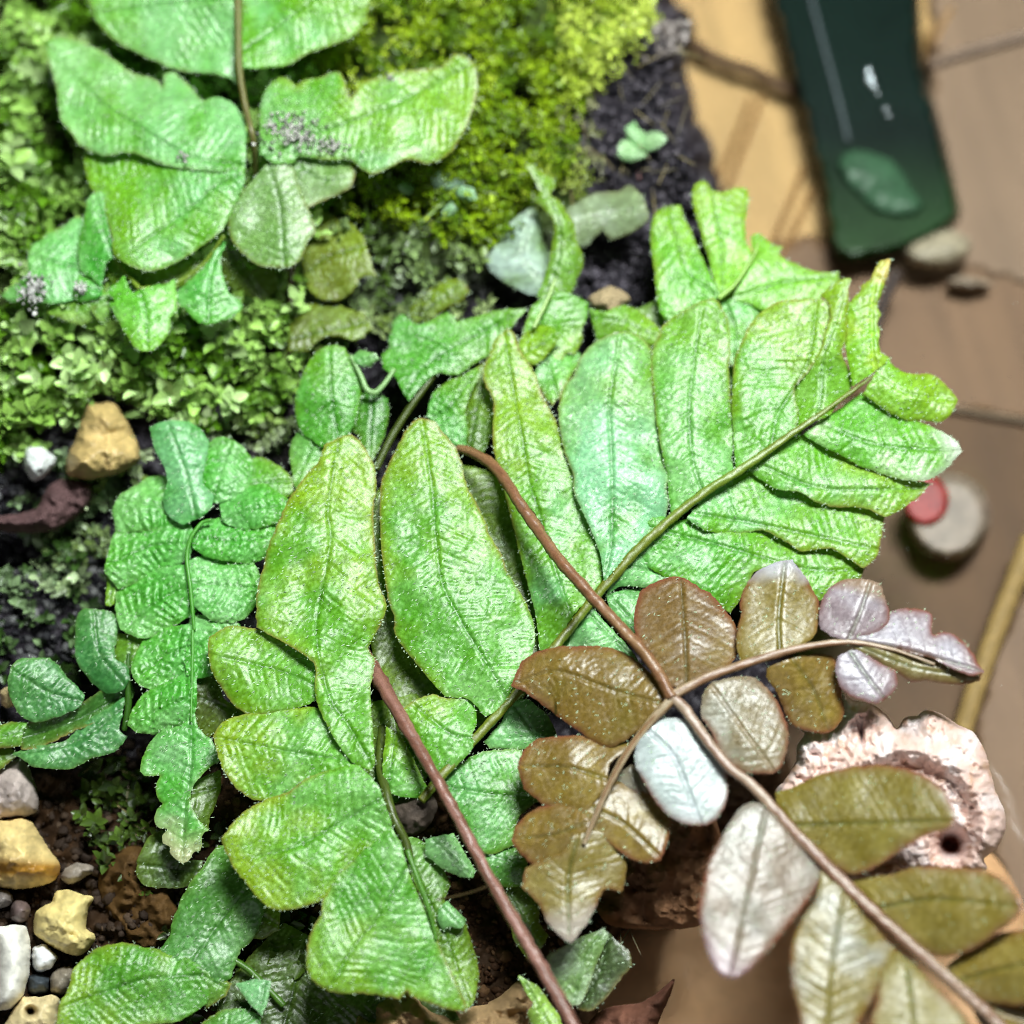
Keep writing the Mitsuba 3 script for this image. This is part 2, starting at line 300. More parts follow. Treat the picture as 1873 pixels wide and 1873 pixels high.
board('wooden_board', 'mid brown board to the right of the large green frond', '1400,440 1760,440 2100,440 2100,790 1880,785 1600,742 1400,720', TABLE + .8, 3.2, [.165, .094, .048])
board('wooden_board', 'dull brown board beneath the white disc with the frond shadow put into its colour', '1380,660 1600,670 1880,710 2100,720 2100,1140 1980,1110 1840,1480 1380,1480', TABLE + .4, 3.0, [.10, .05, .018])  # dark colour stands for the shadow the frond casts on the table
board('wooden_board', 'grey brown board at the lower right edge', '1895,1030 2100,1060 2100,2050 1900,2050 1840,1700 1770,1345', TABLE + .9, 3.4, [.20, .125, .075])
st_ = thing('stone', 'large smooth warm brown stone at the bottom beneath the bronze frond', 'stone')
lump(st_, '1060,1720 1180,1670 1300,1625 1430,1520 1560,1470 1720,1500 1830,1580 1890,1720 1930,2050 1060,2050', -38, 6, [.62, .36, .18], 'm_board', step=12, rough=.06, flat=60, serr=.3, under=.3,
     colfn=lambda p, e, C: np.array([.62, .36, .18]) * (.80 + .4 * fbm2(p, 110, 71, 4))[:, None] * (.94 + .12 * fbm2(p, 9, 72, 2))[:, None])

# ------------------------------------------------------------------ seams, sticks and reflected lines on the boards, slab, disc, glass
def stick(label, pts, z, r, col, name='wooden_stick', cat='stick', **k):
    q = tube(None, pts, z, r, col, name=name, mat='m_board', **k); labels[q] = dict(label=label, category=cat)
stick('dark reflected band modelled as a knotted rod crossing the tan board towards the slab', '1225,55 1265,80 1300,105 1345,122 1385,135 1420,155 1455,170', [-38], [13, 15, 13, 14, 11], [.07, .035, .015], name='twig', cat='twig', rough=.3)  # a reflected dark band, built as a solid rod
for i, (a, lab) in enumerate([('1372,180 1352,235 1325,300 1305,345', 'left reflected line of the upper pair modelled as a rod on the tan board'), ('1394,178 1375,230 1350,295 1330,345', 'right reflected line of the upper pair modelled as a rod on the tan board'),
                              ('1470,305 1450,360 1428,410 1405,460', 'left reflected line of the lower pair modelled as a rod on the tan board'), ('1485,345 1465,395 1445,435 1425,475', 'right reflected line of the lower pair modelled as a rod on the tan board')]):
    stick(lab, a, [-40.2], [6, 7, 6], [.22, .11, .03], name='line_rod', cat='line_rod', rough=.15)  # paired reflected lines laid on the board as solid rods
stick('faint brown rod beside the dark green slab at the top', '1740,15 1722,50 1706,80', [-40.0], [7, 7], [.3, .17, .06], name='line_rod', cat='line_rod')
stick('brown rail across the grey mauve board', '1700,118 1780,92 1890,62', [-39], [10, 13], [.21, .15, .11], name='rail', cat='rail')
stick('brown rail across the middle of the right edge', '1640,735 1760,752 1900,775', [-40], [8, 11], [.13, .09, .055], name='rail', cat='rail')
stick('pale bamboo stick leaning at the right edge above the shell', '1885,985 1850,1080 1812,1180 1775,1290 1750,1380', [-34, -37], [22, 22, 20], [.30, .20, .07], name='bamboo_stick', cat='stick', rough=.08)
stick('thin dark stick below the tip of the large green frond', '1640,500 1615,555 1600,620 1598,680', [-33], [15, 10, 4], [.05, .035, .03], name='twig', cat='twig', rough=.2)

slab = thing('slab', 'dark green glossy slab with rounded corners behind the glass', 'slab')
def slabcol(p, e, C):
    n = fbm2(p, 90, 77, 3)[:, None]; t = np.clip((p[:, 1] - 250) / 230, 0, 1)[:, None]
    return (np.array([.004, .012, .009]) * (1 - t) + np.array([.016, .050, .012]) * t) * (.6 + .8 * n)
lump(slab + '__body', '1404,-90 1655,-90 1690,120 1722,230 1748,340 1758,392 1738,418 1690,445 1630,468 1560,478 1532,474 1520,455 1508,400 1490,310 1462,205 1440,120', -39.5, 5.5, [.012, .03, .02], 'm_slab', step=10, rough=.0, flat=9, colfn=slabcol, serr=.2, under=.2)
tube(slab, '1468,-60 1484,0 1503,70 1522,140 1538,200 1552,260', [-33.6], [6, 6, 6, 5], [.06, .08, .085], name='ridge', rough=.1)
lump(thing('leaf', 'fern reflection in the glass modelled as a pale green leaf on the dark green slab', 'leaf'), '1532,300 1545,280 1575,275 1610,285 1640,300 1665,340 1690,375 1672,392 1640,395 1600,385 1570,355 1545,330', -33.6, 0.8, [.040, .095, .050], 'm_slab', step=8, rough=.2)  # mirror image of the fern in the glass, built as a solid shape
lump(thing('pebble', 'blurred pale beige pebble at the lower right corner of the slab', 'pebble'), '1655,455 1690,430 1735,420 1775,440 1770,470 1735,488 1690,490 1662,480', -36, 3, [.32, .28, .19], step=8, rough=.2)
lump(thing('pebble', 'small blurred whitish pebble at the right edge below the slab', 'pebble'), '1732,515 1760,505 1790,510 1820,520 1790,530 1750,528', -38, 2, [.25, .20, .145], step=6, rough=.2)
disc = thing('disc', 'blurred white round disc with a red spot at the right', 'disc')
th = np.linspace(0, 2 * np.pi, 40, endpoint=False)
lump(disc + '__body', np.stack([1735 + 77 * np.cos(th), 945 + 80 * np.sin(th)], 1), -38, 4.5, [.22, .17, .13], 'm_stone', step=8, rough=.01, flat=16, serr=0)
lump(disc + '__spot', np.stack([1694 + 42 * np.cos(th), 915 + 47 * np.sin(th)], 1), -33.2, .5, [.24, .008, .008], 'm_stone', step=6, rough=.0, flat=8, serr=0)
labels[disc + '__spot'] = dict(label='red round spot')
gz = lambda X: -30e-3 + np.maximum(0, X - .012) * .36
gp = np.array([[x, y, gz(x)] for x in (-0.03, 0.012, 0.14) for y in (-.12, .14)])
scene['glass_pane'] = mikit.ply((gp, np.array([[0, 2, 1], [1, 2, 3], [2, 4, 3], [3, 4, 5]])), 'm_glass')
labels['glass_pane'] = dict(label='clear sloping glass wall of the terrarium on the right', category='glass')

ICO = trimesh.creation.icosphere(subdivisions=1)
def grains(c, r, seed, cols, flat=.8):
    """Angular little grains at the world points c with radii r (metres)."""
    g = np.random.default_rng(seed); n = len(c); v = ICO.vertices; k = len(v)
    A = np.linalg.qr(g.normal(size=(n, 3, 3)))[0]
    sc = g.uniform(.55, 1.25, (n, 1, 3)); jit = g.uniform(.75, 1.2, (n, k, 1))
    V = c[:, None] + (np.einsum('nij,nkj->nki', A, v[None] * sc * jit)) * r[:, None, None]
    F = (np.arange(n)[:, None, None] * k + ICO.faces[None]).reshape(-1, 3)
    return V.reshape(-1, 3), F, np.repeat(cols, k, 0)
g_ = np.random.default_rng(3); n_ = 60
sp = np.stack([g_.uniform(1250, 1873, n_), g_.uniform(0, 1873, n_)], 1); pt = at(sp[:, 0], sp[:, 1], np.full(n_, -.028)); pt = at(sp[:, 0], sp[:, 1], gz(pt[:, 0])); pt[:, 2] += 2e-4
stuff('dirt_specks', 'tiny dirt specks and droplets stuck on the glass', 'dirt', [grains(pt, g_.uniform(.5, 2.2, n_) * MM, 4, g_.choice([.02, .03, .5, .65], n_)[:, None] * np.ones(3))], 'm_stone')
dr_ = P('1588,132 1592,146 1597,158 1606,172 1620,200 1625,212'); pd = at(dr_[:, 0], dr_[:, 1], gz(at(dr_[:, 0], dr_[:, 1], -.027)[:, 0]) + 3e-4)
stuff('glint_drops', 'small water drops on the glass in front of the slab with the white glint put into their colour', 'drops', [grains(pd, np.array([7, 10, 8, 4, 7, 6]) * MM, 5, np.array([.8, .85, .85, .5, .3, .25])[:, None] * np.array([.85, .95, 1]))], 'm_stone')  # drops coloured near white to carry the glint
# ------------------------------------------------------------------ moss, grains, pebbles
def moss_leaves(c, dirs, nrm, ln, wd, cols):
    """Small cupped pointed leaves: base points, directions, normals, lengths, half widths (metres)."""
    sd = np.cross(dirs, nrm); sd /= np.linalg.norm(sd, axis=1, keepdims=True) + 1e-9; nn = np.cross(sd, dirs)
    L, W = ln[:, None], wd[:, None]
    v = np.stack([c, c + dirs * L * .40 + sd * W + nn * W * .45, c + dirs * L * .45 - nn * W * .1, c + dirs * L * .40 - sd * W + nn * W * .45,
                  c + dirs * L * .80 + sd * W * .62 + nn * W * .2, c + dirs * L * .80 - sd * W * .62 + nn * W * .2, c + dirs * L - nn * W * .25], 1)
    f = np.array([[0, 1, 2], [0, 2, 3], [1, 4, 2], [2, 5, 3], [4, 6, 2], [2, 6, 5]])
    F = (np.arange(len(c))[:, None, None] * 7 + f[None]).reshape(-1, 3)
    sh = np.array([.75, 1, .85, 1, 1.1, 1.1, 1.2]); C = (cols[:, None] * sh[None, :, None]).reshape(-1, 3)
    return v.reshape(-1, 3), F, C

def moss_patch(poly, spacing, nleaf, ln, wd, cola, colb, lift, seed, up=.55, hole=.34):
    g = np.random.default_rng(seed); pg = Polygon(poly).buffer(0); x0, y0, x1, y1 = pg.bounds
    gx, gy = np.meshgrid(np.arange(x0, x1, spacing), np.arange(y0, y1, spacing)); p = np.stack([gx.ravel(), gy.ravel()], 1) + g.uniform(-.6, .6, (gx.size, 2)) * spacing
    p = p[shapely.contains_xy(pg, p[:, 0], p[:, 1])]
    p = p[fbm2(p, 34, seed + 1, 2) > hole]; n = len(p)
    z = ground_z(p) + lift * g.uniform(.35, 1.2, n) + (fbm2(p, 45, seed + 2, 2) - .4) * 3.0
    tip = at(p[:, 0], p[:, 1], z * 1e-3)
    ax = np.stack([g.normal(0, .35, n), g.normal(-.15, .35, n), np.ones(n)], 1); ax /= np.linalg.norm(ax, axis=1, keepdims=True)
    N = n * nleaf; c = np.repeat(tip, nleaf, 0); axr = np.repeat(ax, nleaf, 0); k = np.tile(np.arange(nleaf), n)
    an = k * 2.4 + np.repeat(g.uniform(0, 6.3, n), nleaf) + g.normal(0, .3, N)
    e1 = np.cross(axr, [0, 1.0, .2]); e1 /= np.linalg.norm(e1, axis=1, keepdims=True); e2 = np.cross(axr, e1)
    tilt = np.clip(up + .12 * (k / nleaf * -4 + 2) + g.normal(0, .18, N), .05, 1.2)
    d = (e1 * np.cos(an)[:, None] + e2 * np.sin(an)[:, None]) * np.cos(tilt)[:, None] + axr * np.sin(tilt)[:, None]
    nr = axr * np.cos(tilt)[:, None] - (e1 * np.cos(an)[:, None] + e2 * np.sin(an)[:, None]) * np.sin(tilt)[:, None]
    sz = np.repeat(g.uniform(.7, 1.3, n), nleaf) * g.uniform(.75, 1.2, N)
    c = c - axr * (k / nleaf * lift * .9e-3)[:, None]
    t = np.clip(np.repeat((fbm2(p, 55, seed + 3, 2) - .5) * 3 + .45, nleaf) + g.normal(0, .28, N), 0, 1)
    return moss_leaves(c, d, nr, ln * MM * sz, wd * MM * sz, lerp(np.broadcast_to(cola, (N, 3)), np.broadcast_to(colb, (N, 3)), t) * g.uniform(.5, 1.3, N)[:, None])

M1 = P('-120,-120 560,-120 585,60 600,360 560,480 545,560 570,640 520,735 440,775 330,790 280,730 180,720 120,800 60,840 -120,830')
M2 = P('480,-120 1190,-120 1170,40 1120,70 1090,140 1060,190 1045,300 985,350 960,420 880,450 800,440 730,400 640,390 570,330 540,200')
M3 = P('1010,-120 1200,-120 1190,50 1130,75 1095,150 1050,190 1030,140')
stuff('cushion_moss', 'coarse pale green moss with rounded glistening leaves on the left bank', 'moss',
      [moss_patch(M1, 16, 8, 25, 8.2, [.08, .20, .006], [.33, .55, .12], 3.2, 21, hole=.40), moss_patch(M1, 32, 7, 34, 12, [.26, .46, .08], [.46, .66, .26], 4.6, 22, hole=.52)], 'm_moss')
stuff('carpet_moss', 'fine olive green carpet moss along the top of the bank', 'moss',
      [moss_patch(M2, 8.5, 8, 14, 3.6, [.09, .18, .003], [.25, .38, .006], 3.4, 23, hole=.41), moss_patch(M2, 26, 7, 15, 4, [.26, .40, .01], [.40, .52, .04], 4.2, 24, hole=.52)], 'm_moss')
stuff('feather_moss', 'bright lime moss tips overhanging the top right edge of the bank', 'moss',
      [moss_patch(M3, 9, 9, 17, 3.2, [.34, .46, .03], [.55, .68, .10], 5.5, 25, hole=.3),
       moss_patch(P('950,300 1030,250 1090,290 1080,345 1000,350'), 20, 8, 18, 3.5, [.26, .36, .03], [.40, .48, .10], 5, 26, hole=.3)], 'm_moss')
stuff('moss_sprigs', 'scattered pale sprigs of moss on the dark soil', 'moss',
      [moss_patch(P('560,600 700,560 900,540 900,640 760,600 640,640 560,700'), 22, 8, 20, 6, [.13, .20, .03], [.30, .38, .16], 3, 27, hole=.4),
       moss_patch(P('700,420 900,380 900,480 800,560 700,560 640,420'), 26, 7, 18, 6, [.16, .24, .06], [.34, .42, .26], 3, 28, hole=.42),
       moss_patch(P('200,760 330,770 520,740 545,800 480,830 300,800 220,900 120,960 60,990'), 20, 8, 20, 6, [.18, .28, .05], [.40, .48, .28], 4, 29, hole=.36),
       moss_patch(P('60,920 260,880 240,1010 140,1090 60,1060'), 24, 7, 22, 7, [.16, .24, .06], [.32, .42, .22], 4, 30, hole=.42),
       moss_patch(P('-40,820 170,830 250,900 230,1240 -40,1240'), 24, 7, 22, 7, [.03, .07, .012], [.20, .30, .14], 3, 33, hole=.45),
       moss_patch(P('545,400 790,400 800,590 560,600'), 20, 7, 20, 6, [.04, .08, .006], [.22, .32, .12], 3, 34, hole=.40),
       moss_patch(P('110,1400 330,1380 420,1560 430,1760 300,1740 170,1560'), 24, 7, 24, 7, [.015, .03, .003], [.06, .11, .012], 3, 35, hole=.46),
       moss_patch(P('1010,170 1090,160 1110,320 1040,330'), 22, 7, 16, 4, [.15, .17, .05], [.30, .30, .16], 3, 31, hole=.42),
       moss_patch(P('540,1600 700,1800 620,1873 330,1873 480,1700'), 26, 7, 26, 8, [.03, .06, .004], [.06, .11, .01], 3, 32, hole=.4)], 'm_moss')

def scatter(poly, n, seed, r0, r1, lift=.2):
    g = np.random.default_rng(seed); pg = Polygon(poly).buffer(0); x0, y0, x1, y1 = pg.bounds
    p = np.stack([g.uniform(x0, x1, n * 3), g.uniform(y0, y1, n * 3)], 1); p = p[shapely.contains_xy(pg, p[:, 0], p[:, 1])][:n]
    return at(p[:, 0], p[:, 1], (ground_z(p) + lift) * 1e-3), g.uniform(0, 1, len(p)) ** 2 * (r1 - r0) * MM + r0 * MM, g
ps = []
for k, (pl, n, r0, r1, ca, cb) in enumerate([
        ('1040,60 1215,60 1240,230 1280,330 1250,420 1130,400 1060,330 1040,190', 1500, 2.5, 9, [.015, .013, .018], [.13, .115, .135]),
        ('1040,380 1210,380 1210,560 1080,570 1030,520', 900, 2.5, 9, [.015, .013, .018], [.12, .105, .13]),
        ('560,400 770,400 780,580 560,600', 700, 2.5, 11, [.015, .016, .016], [.12, .13, .12]),
        ('-40,800 160,800 260,900 220,1100 160,1240 -40,1240', 1300, 3, 12, [.012, .012, .015], [.20, .20, .20]),
        ('-40,1300 330,1380 420,1800 140,1900 -40,1900', 1400, 3, 13, [.02, .012, .008], [.07, .045, .028]),  # crumb colours dimmed for the shade under the ferns
        ('400,1400 1290,1450 1250,1630 1110,1665 1050,1760 1050,1900 400,1900', 2600, 3, 11, [.035, .015, .006], [.11, .058, .026]),
        ('450,730 560,720 560,850 450,850', 300, 3, 9, [.02, .018, .02], [.17, .14, .15]),
        ('1190,40 1260,40 1250,90 1200,110', 160, 3, 9, [.10, .08, .07], [.42, .38, .36])]):
    c, r, g = scatter(P(pl), n, 40 + k, r0, r1); t = g.uniform(0, 1, len(c)) ** 3
    ps.append(grains(c, r, 60 + k, lerp(np.broadcast_to(ca, (len(c), 3)), np.broadcast_to(cb, (len(c), 3)), t)))
stuff('soil_crumbs', 'crumbs of dark soil and brown peat between the plants', 'soil', ps, 'm_soil')

def pebble(label, outline, z, h, col, name='pebble', cat='pebble', **k):
    q = thing(name, label, cat); lump(q, outline, z, h, col, **k); return q
def amber(p, e, C):
    t = np.exp(-((p[:, 1] - .05 * p[:, 0] - 1588) / 16) ** 2); return lerp(C, C * np.array([.55, .35, .10]), np.clip(t * 1.2, 0, 1))
pebble('tan faceted pebble resting in the moss at the left', P('600,1350 700,1335 780,1340 850,1420 900,1520 940,1610 960,1720 900,1780 780,1830 620,1860 480,1840 450,1780 470,1680 520,1580 560,1450', 'F6'), -8, 5.5, [.46, .33, .13], rough=.3)
pebble('greyish pink pebble at the left edge below the crinkled frond', P('-100,1300 30,1200 130,1150 190,1200 230,1300 260,1400 260,1500 180,1550 60,1560 -100,1560', 'F2'), -13, 5, [.40, .33, .30])
pebble('large yellow pebble with an amber band at the left edge', P('-120,150 60,120 180,100 280,150 350,260 420,370 520,520 480,630 350,690 150,720 0,700 -120,640', 'F3'), -13, 6.5, [.62, .47, .20], colfn=amber)
pebble('rough pale yellow chunk of stone near the lower left corner', P('440,830 480,740 580,720 700,760 800,790 760,880 740,1000 740,1060 810,1100 810,1170 720,1270 660,1290 540,1260 400,1180 290,1090 300,930 370,860', 'F3'), -13, 6, [.66, .54, .22], rough=.5)
pebble('smooth white oval pebble at the left edge near the bottom', P('-60,1100 60,1030 160,1020 230,1050 260,1180 260,1350 240,1500 190,1650 100,1740 0,1760 -60,1720', 'F3'), -12, 6, [.78, .76, .68], rough=.06)
pebble('small bright white pebble beside the white oval one', P('290,1210 380,1190 450,1250 490,1310 430,1400 330,1430 280,1380 270,1280', 'F3'), -13, 4, [.78, .79, .82], rough=.08)
pebble('tan pebble with a small dark pit in the lower left corner', P('50,1850 130,1720 200,1640 350,1640 440,1620 510,1660 510,1790 480,1920 300,2000 0,1990', 'F3'), -12, 5, [.64, .52, .28], rough=.25,
       zfn=lambda p, e: -5 * bumpat(p, (56, 1850), (9, 8)), colfn=lambda p, e, C: lerp(C, C * .12, np.clip(bumpat(p, (56, 1850), (9, 8)) * 1.3, 0, 1)))
pebble('dark purple brown stone above the white oval pebble', P('90,880 130,810 210,820 260,880 240,970 170,1010 100,980', 'F3'), -13, 4, [.12, .085, .08])
pebble('very dark grey pebble left of the purple brown stone', P('-60,740 40,720 110,780 100,850 20,880 -60,870', 'F3'), -14, 4, [.14, .12, .11])
pebble('dull grey pebble beside the large yellow pebble', P('520,620 560,540 660,490 790,520 800,570 720,620 600,680', 'F3'), -14, 3, [.26, .22, .18])
pebble('grey brown pebble left of the lowest green leaflet', P('420,1480 500,1400 600,1380 660,1420 620,1540 540,1620 440,1600', 'F3'), -14, 4, [.20, .17, .13])
pebble('slate blue pebble below the small white pebble', P('240,1470 330,1440 420,1480 420,1580 340,1620 240,1600', 'F3'), -14, 3.5, [.035, .045, .055])
pebble('small cream pebble behind the oval leaflet at the left edge', P('0,700 50,660 100,690 120,770 60,810 10,780', 'F2'), -10, 3, [.66, .52, .26])
pebble('whitish crystal grain below the tan pebble at the left', P('140,590 220,580 300,640 260,720 180,760 130,690', 'C4'), -9, 4, [.66, .70, .68], rough=.6)
pebble('reddish pink grain beside the dark soil near the top', P('1575,890 1610,870 1650,900 1650,960 1600,980 1570,940', 'C2'), -14, 4, [.42, .20, .18], rough=.3)
pebble('brownish crumbly lump between the two upper fronds', P('1330,1600 1390,1560 1450,1530 1520,1560 1560,1600 1520,1650 1450,1690 1360,1660', 'C2'), -5, 3, [.30, .23, .13], rough=.6, name='soil_lump', cat='soil lump', mat='m_soil')
pebble('reddish brown bark piece at the left edge', P('-60,960 120,930 200,900 260,790 350,745 490,780 480,880 400,960 300,1020 150,1040 -60,1020', 'C4'), -11, 4.5, [.09, .05, .05], rough=.7, name='bark', cat='bark', mat='m_soil')
pebble('dark brown bark piece under the long stalk at the bottom', P('800,1880 880,1800 980,1770 1080,1760 1180,1700 1270,1630 1240,1730 1180,1873 1160,1990 800,1990', 'D3'), -14, 6, [.13, .055, .035], rough=.5, name='bark', cat='bark', mat='m_soil')
pebble('spongy brown peat clod right of the bronze side frond', P('1215,1490 1290,1470 1320,1540 1300,1620 1285,1690 1200,1700 1110,1690 1085,1630 1130,1560'), -14, 7, [.20, .10, .05], rough=.8, name='peat_clod', cat='peat clod', mat='m_soil')
pebble('rusty brown peat clod left of the large green lobes', P('190,1580 250,1545 320,1580 335,1660 310,1730 250,1735 215,1690 180,1640'), -15, 4, [.07, .036, .010], rough=.9, name='peat_clod', cat='peat clod', mat='m_soil')
pebble('pale brown peat clod at the bottom below the green lobes', P('660,1835 740,1805 800,1850 900,1830 960,1790 1000,1860 1010,1960 660,1960'), -14, 7, [.34, .22, .11], rough=.8, name='peat_clod', cat='peat clod', mat='m_soil')
g_ = np.random.default_rng(8); roots = []
stuff('rootlets', 'fine pale rootlets crossing the dark hollow', 'roots', [moss_leaves(at(x, y, (ground_z(np.stack([x, y], 1)) + 2) * 1e-3), np.stack([np.cos(a), np.sin(a), 0 * a + .1], 1), np.tile([0, 0, 1.0], (len(a), 1)), g_.uniform(20, 90, len(a)) * MM, np.full(len(a), 1.4 * MM), np.tile([.20, .16, .06], (len(a), 1)) * g_.uniform(.3, 1.2, len(a))[:, None])
     for x, y, a in [(g_.uniform(150, 330, 14), g_.uniform(1380, 1560, 14), g_.normal(-1.2, .5, 14)), (g_.uniform(1080, 1300, 40), g_.uniform(1500, 1700, 40), g_.uniform(0, 6.3, 40)), (g_.uniform(1040, 1260, 40), g_.uniform(80, 350, 40), g_.uniform(0, 6.3, 40))]], 'm_hair')

# the withered shell
def shell_z(p, e):
    q = p - np.array([1655, 1520]); r = np.hypot(*q.T); a = np.arctan2(q[:, 1], q[:, 0])
    w = fbm2(p, 40, 91, 3)
    ridge = np.sin((r + 20 * w) / 7.5) * .35 + np.sin((p[:, 0] * .75 + p[:, 1] * .35 + 60 * w) / 4.2) * .30 * (p[:, 0] < 1640)
    return ridge + 3.0 * np.exp(-((r - 150) / 26) ** 2) - 7 * bumpat(p, (1738, 1545), (26, 27)) - 3.5 * bumpat(p, (1668, 1333), (26, 18)) - 2.2 * bumpat(p, (1576, 1345), (5, 22)) + (fbm2(p, 7, 92, 2) - .5) * 1.6
def shell_col(p, e, C):
    n = fbm2(p, 30, 93, 3); q = np.hypot(p[:, 0] - 1655, p[:, 1] - 1520)
    c = lerp(np.broadcast_to([.66, .47, .41], C.shape), np.broadcast_to([.72, .62, .60], C.shape), np.clip((n - .42) * 4, 0, 1))
    c = lerp(c, np.broadcast_to([.52, .32, .22], C.shape), np.clip((fbm2(p, 12, 94, 2) - .6) * 3 + .5 * np.exp(-e / 8), 0, 1))
    c = lerp(c, np.broadcast_to([.10, .03, .02], C.shape), np.clip(bumpat(p, (1738, 1545), (26, 26)) * 1.8 - .4, 0, 1))
    c = lerp(c, np.broadcast_to([.22, .18, .18], C.shape), np.clip(bumpat(p, (1576, 1345), (4, 22)) * 1.3 - .2, 0, 1) * .8)
    return lerp(c, np.broadcast_to([.40, .37, .38], C.shape), np.clip(bumpat(p, (1668, 1335), (25, 17)) * 1.2 - .2, 0, 1) * .7)
sh = thing('shell', 'wrinkled pinkish white shell fragment with a dark hole beside the bronze frond', 'shell')
lump(sh, P('540,640 590,570 650,470 660,380 700,320 660,292 720,310 860,290 900,210 900,100 960,140 1060,160 1140,220 1190,290 1240,230 1300,222 1350,190 1430,210 1520,270 1600,310 1660,400 1690,500 1720,620 1770,740 1770,840 1730,930 1660,990 1670,1050 1500,1075 1300,1085 1100,1120 930,1130 800,980 650,800', 'D4'), -2.5, 6.0, [.8, .7, .65], 'm_shell', step=3.2, rough=.12, flat=26, colfn=shell_col, zfn=shell_z)

# ------------------------------------------------------------------ ferns
def frond(label, name='fern_frond', cat='fern'): return thing(name, label, cat)
SL = [.16, .16, .05]; SB = [.17, .075, .035]; SG = [.14, .22, .02]

# top left, above the moss
A = frond('broad pale green fern frond at the top left with dirt on its right leaflet'); ZO[A] = 1.0
kw = dict(base=[0.084, 0.326, 0.025], hi=[0.176, 0.458, 0.143], y=.2, m=1.05, rim=.35)
leaf(A, P('440,-130 480,0 520,110 590,190 700,260 830,320 960,370 1090,385 1200,400 1260,440 1275,300 1268,200 1268,0 1268,-130', 'C1'), P('1265,-20 900,20 560,60', 'C1'), 5, 3.5, roll=.12, **kw)
leaf(A, P('1310,-130 1300,100 1295,260 1290,330 1320,362 1400,355 1530,345 1650,280 1760,240 1873,195 1950,120 1975,0 1980,-130', 'C1'), P('1310,265 1560,90 1750,-60', 'C1'), 5, 6, base=G, hi=MT, m=.5, y=.5, rim=.35)
leaf(A, P('235,230 300,200 430,230 560,290 700,390 830,430 872,475 880,400 930,395 990,440 1080,540 1150,525 1230,550 1300,630 1312,720 1305,890 1180,915 900,880 700,812 560,828 440,780 380,700 330,640 310,500 270,330', 'C1'), P('1300,890 1000,830 720,660 560,560 350,350', 'C1'), 4.2, 3.0, **kw)
leaf(A, P('1305,860 1300,980 1230,1150 1170,1240 1040,1340 900,1420 800,1445 700,1420 615,1360 600,1250 560,1120 480,980 450,840 600,740 900,740 1200,800', 'C1'), P('1300,930 1150,1000 1000,1130 720,1330', 'C1'), 3.2, 2.0, base=G, hi=MT, m=.55, y=.3, rim=.3)
leaf(A, P('1440,870 1340,990 1260,1080 1228,1180 1240,1270 1290,1340 1390,1415 1530,1425 1600,1390 1640,1300 1685,1240 1650,1130 1600,1020 1565,900 1500,860', 'C1'), P('1440,880 1500,1100 1520,1400', 'C1'), 3.2, 2.2, base=[0.118, 0.264, 0.050], hi=[0.252, 0.370, 0.161], m=.6, y=.1, rim=.4)
leaf(A, '478,202 480,184 489,164 506,147 523,144 540,157 560,147 581,144 615,132 629,147 632,164 642,180 661,154 699,142 733,133 770,128 801,126 822,113 832,99 852,106 866,120 871,147 866,185 856,219 839,253 828,273 801,292 777,297 746,290 719,301 695,313 678,318 658,304 640,290 594,290 547,284 533,297 500,297 478,280', '480,290 560,250 700,200 860,120', 4.2, 5.2, base=G, hi=[0.143, 0.370, 0.105], m=.75, y=.7, rim=.6, roll=-.03)
leaf(A, '533,290 547,348 560,379 581,369 615,355 640,342 647,318 637,290 600,275 555,280', '540,300 590,330 635,325', 2.8, 2.2, base=[0.101, 0.229, 0.037], hi=[0.235, 0.370, 0.149], m=.7, y=.1)
tube(A, '434,-60 436,40 438,130 450,200 462,250 467,305 470,360', [6.4, 6.0, 5.3, -3], [8, 7, 6, 6], [.10, .085, .02], col2=[.15, .17, .05])
g_ = np.random.default_rng(12); cdt = np.concatenate([g_.normal([535, 240], [24, 15], (190, 2)), g_.normal([500, 225], [8, 10], (20, 2)), g_.normal([600, 265], [22, 8], (70, 2)), g_.normal([335, 287], [9, 6], (12, 2)), g_.normal([715, 142], [7, 4], (14, 2))])
stuff('dirt_clump', 'grey grains of dirt lying on the leaflets of the top left frond', 'dirt', [grains(at(cdt[:, 0], cdt[:, 1], 5.6e-3), g_.uniform(1.2, 4.2, len(cdt)) * MM, 13, g_.uniform(.08, .6, len(cdt))[:, None] * np.array([1, 1, .90]))], 'm_soil')

B = frond('small bright seedling fern with rounded lobes below the top left frond'); ZO[B] = 2.4
kw = dict(base=[0.050, 0.317, 0.025], hi=[0.151, 0.458, 0.124], y=.15, m=.75, rim=.1, vein=.35)
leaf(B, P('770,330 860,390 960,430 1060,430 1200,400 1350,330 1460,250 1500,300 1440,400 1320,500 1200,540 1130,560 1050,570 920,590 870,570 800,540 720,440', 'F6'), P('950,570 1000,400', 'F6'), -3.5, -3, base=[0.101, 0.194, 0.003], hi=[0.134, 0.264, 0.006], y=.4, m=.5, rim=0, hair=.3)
leaf(B, P('600,0 600,-40 640,-90 700,-100 780,-60 870,0 900,40 860,130 820,250 790,330 720,380 700,480 690,540 640,480 570,440 550,380 545,250 575,120', 'F6'), P('860,420 740,250 660,-60', 'F6'), -1, .5, **kw)
leaf(B, P('600,90 540,75 490,85 450,130 390,170 330,180 290,220 220,270 200,360 180,470 50,570 20,600 80,640 200,620 330,650 430,640 520,600 565,480 545,380 540,280 570,180', 'F6'), P('570,420 400,380 230,330', 'F6'), -2.0, -2, **kw)
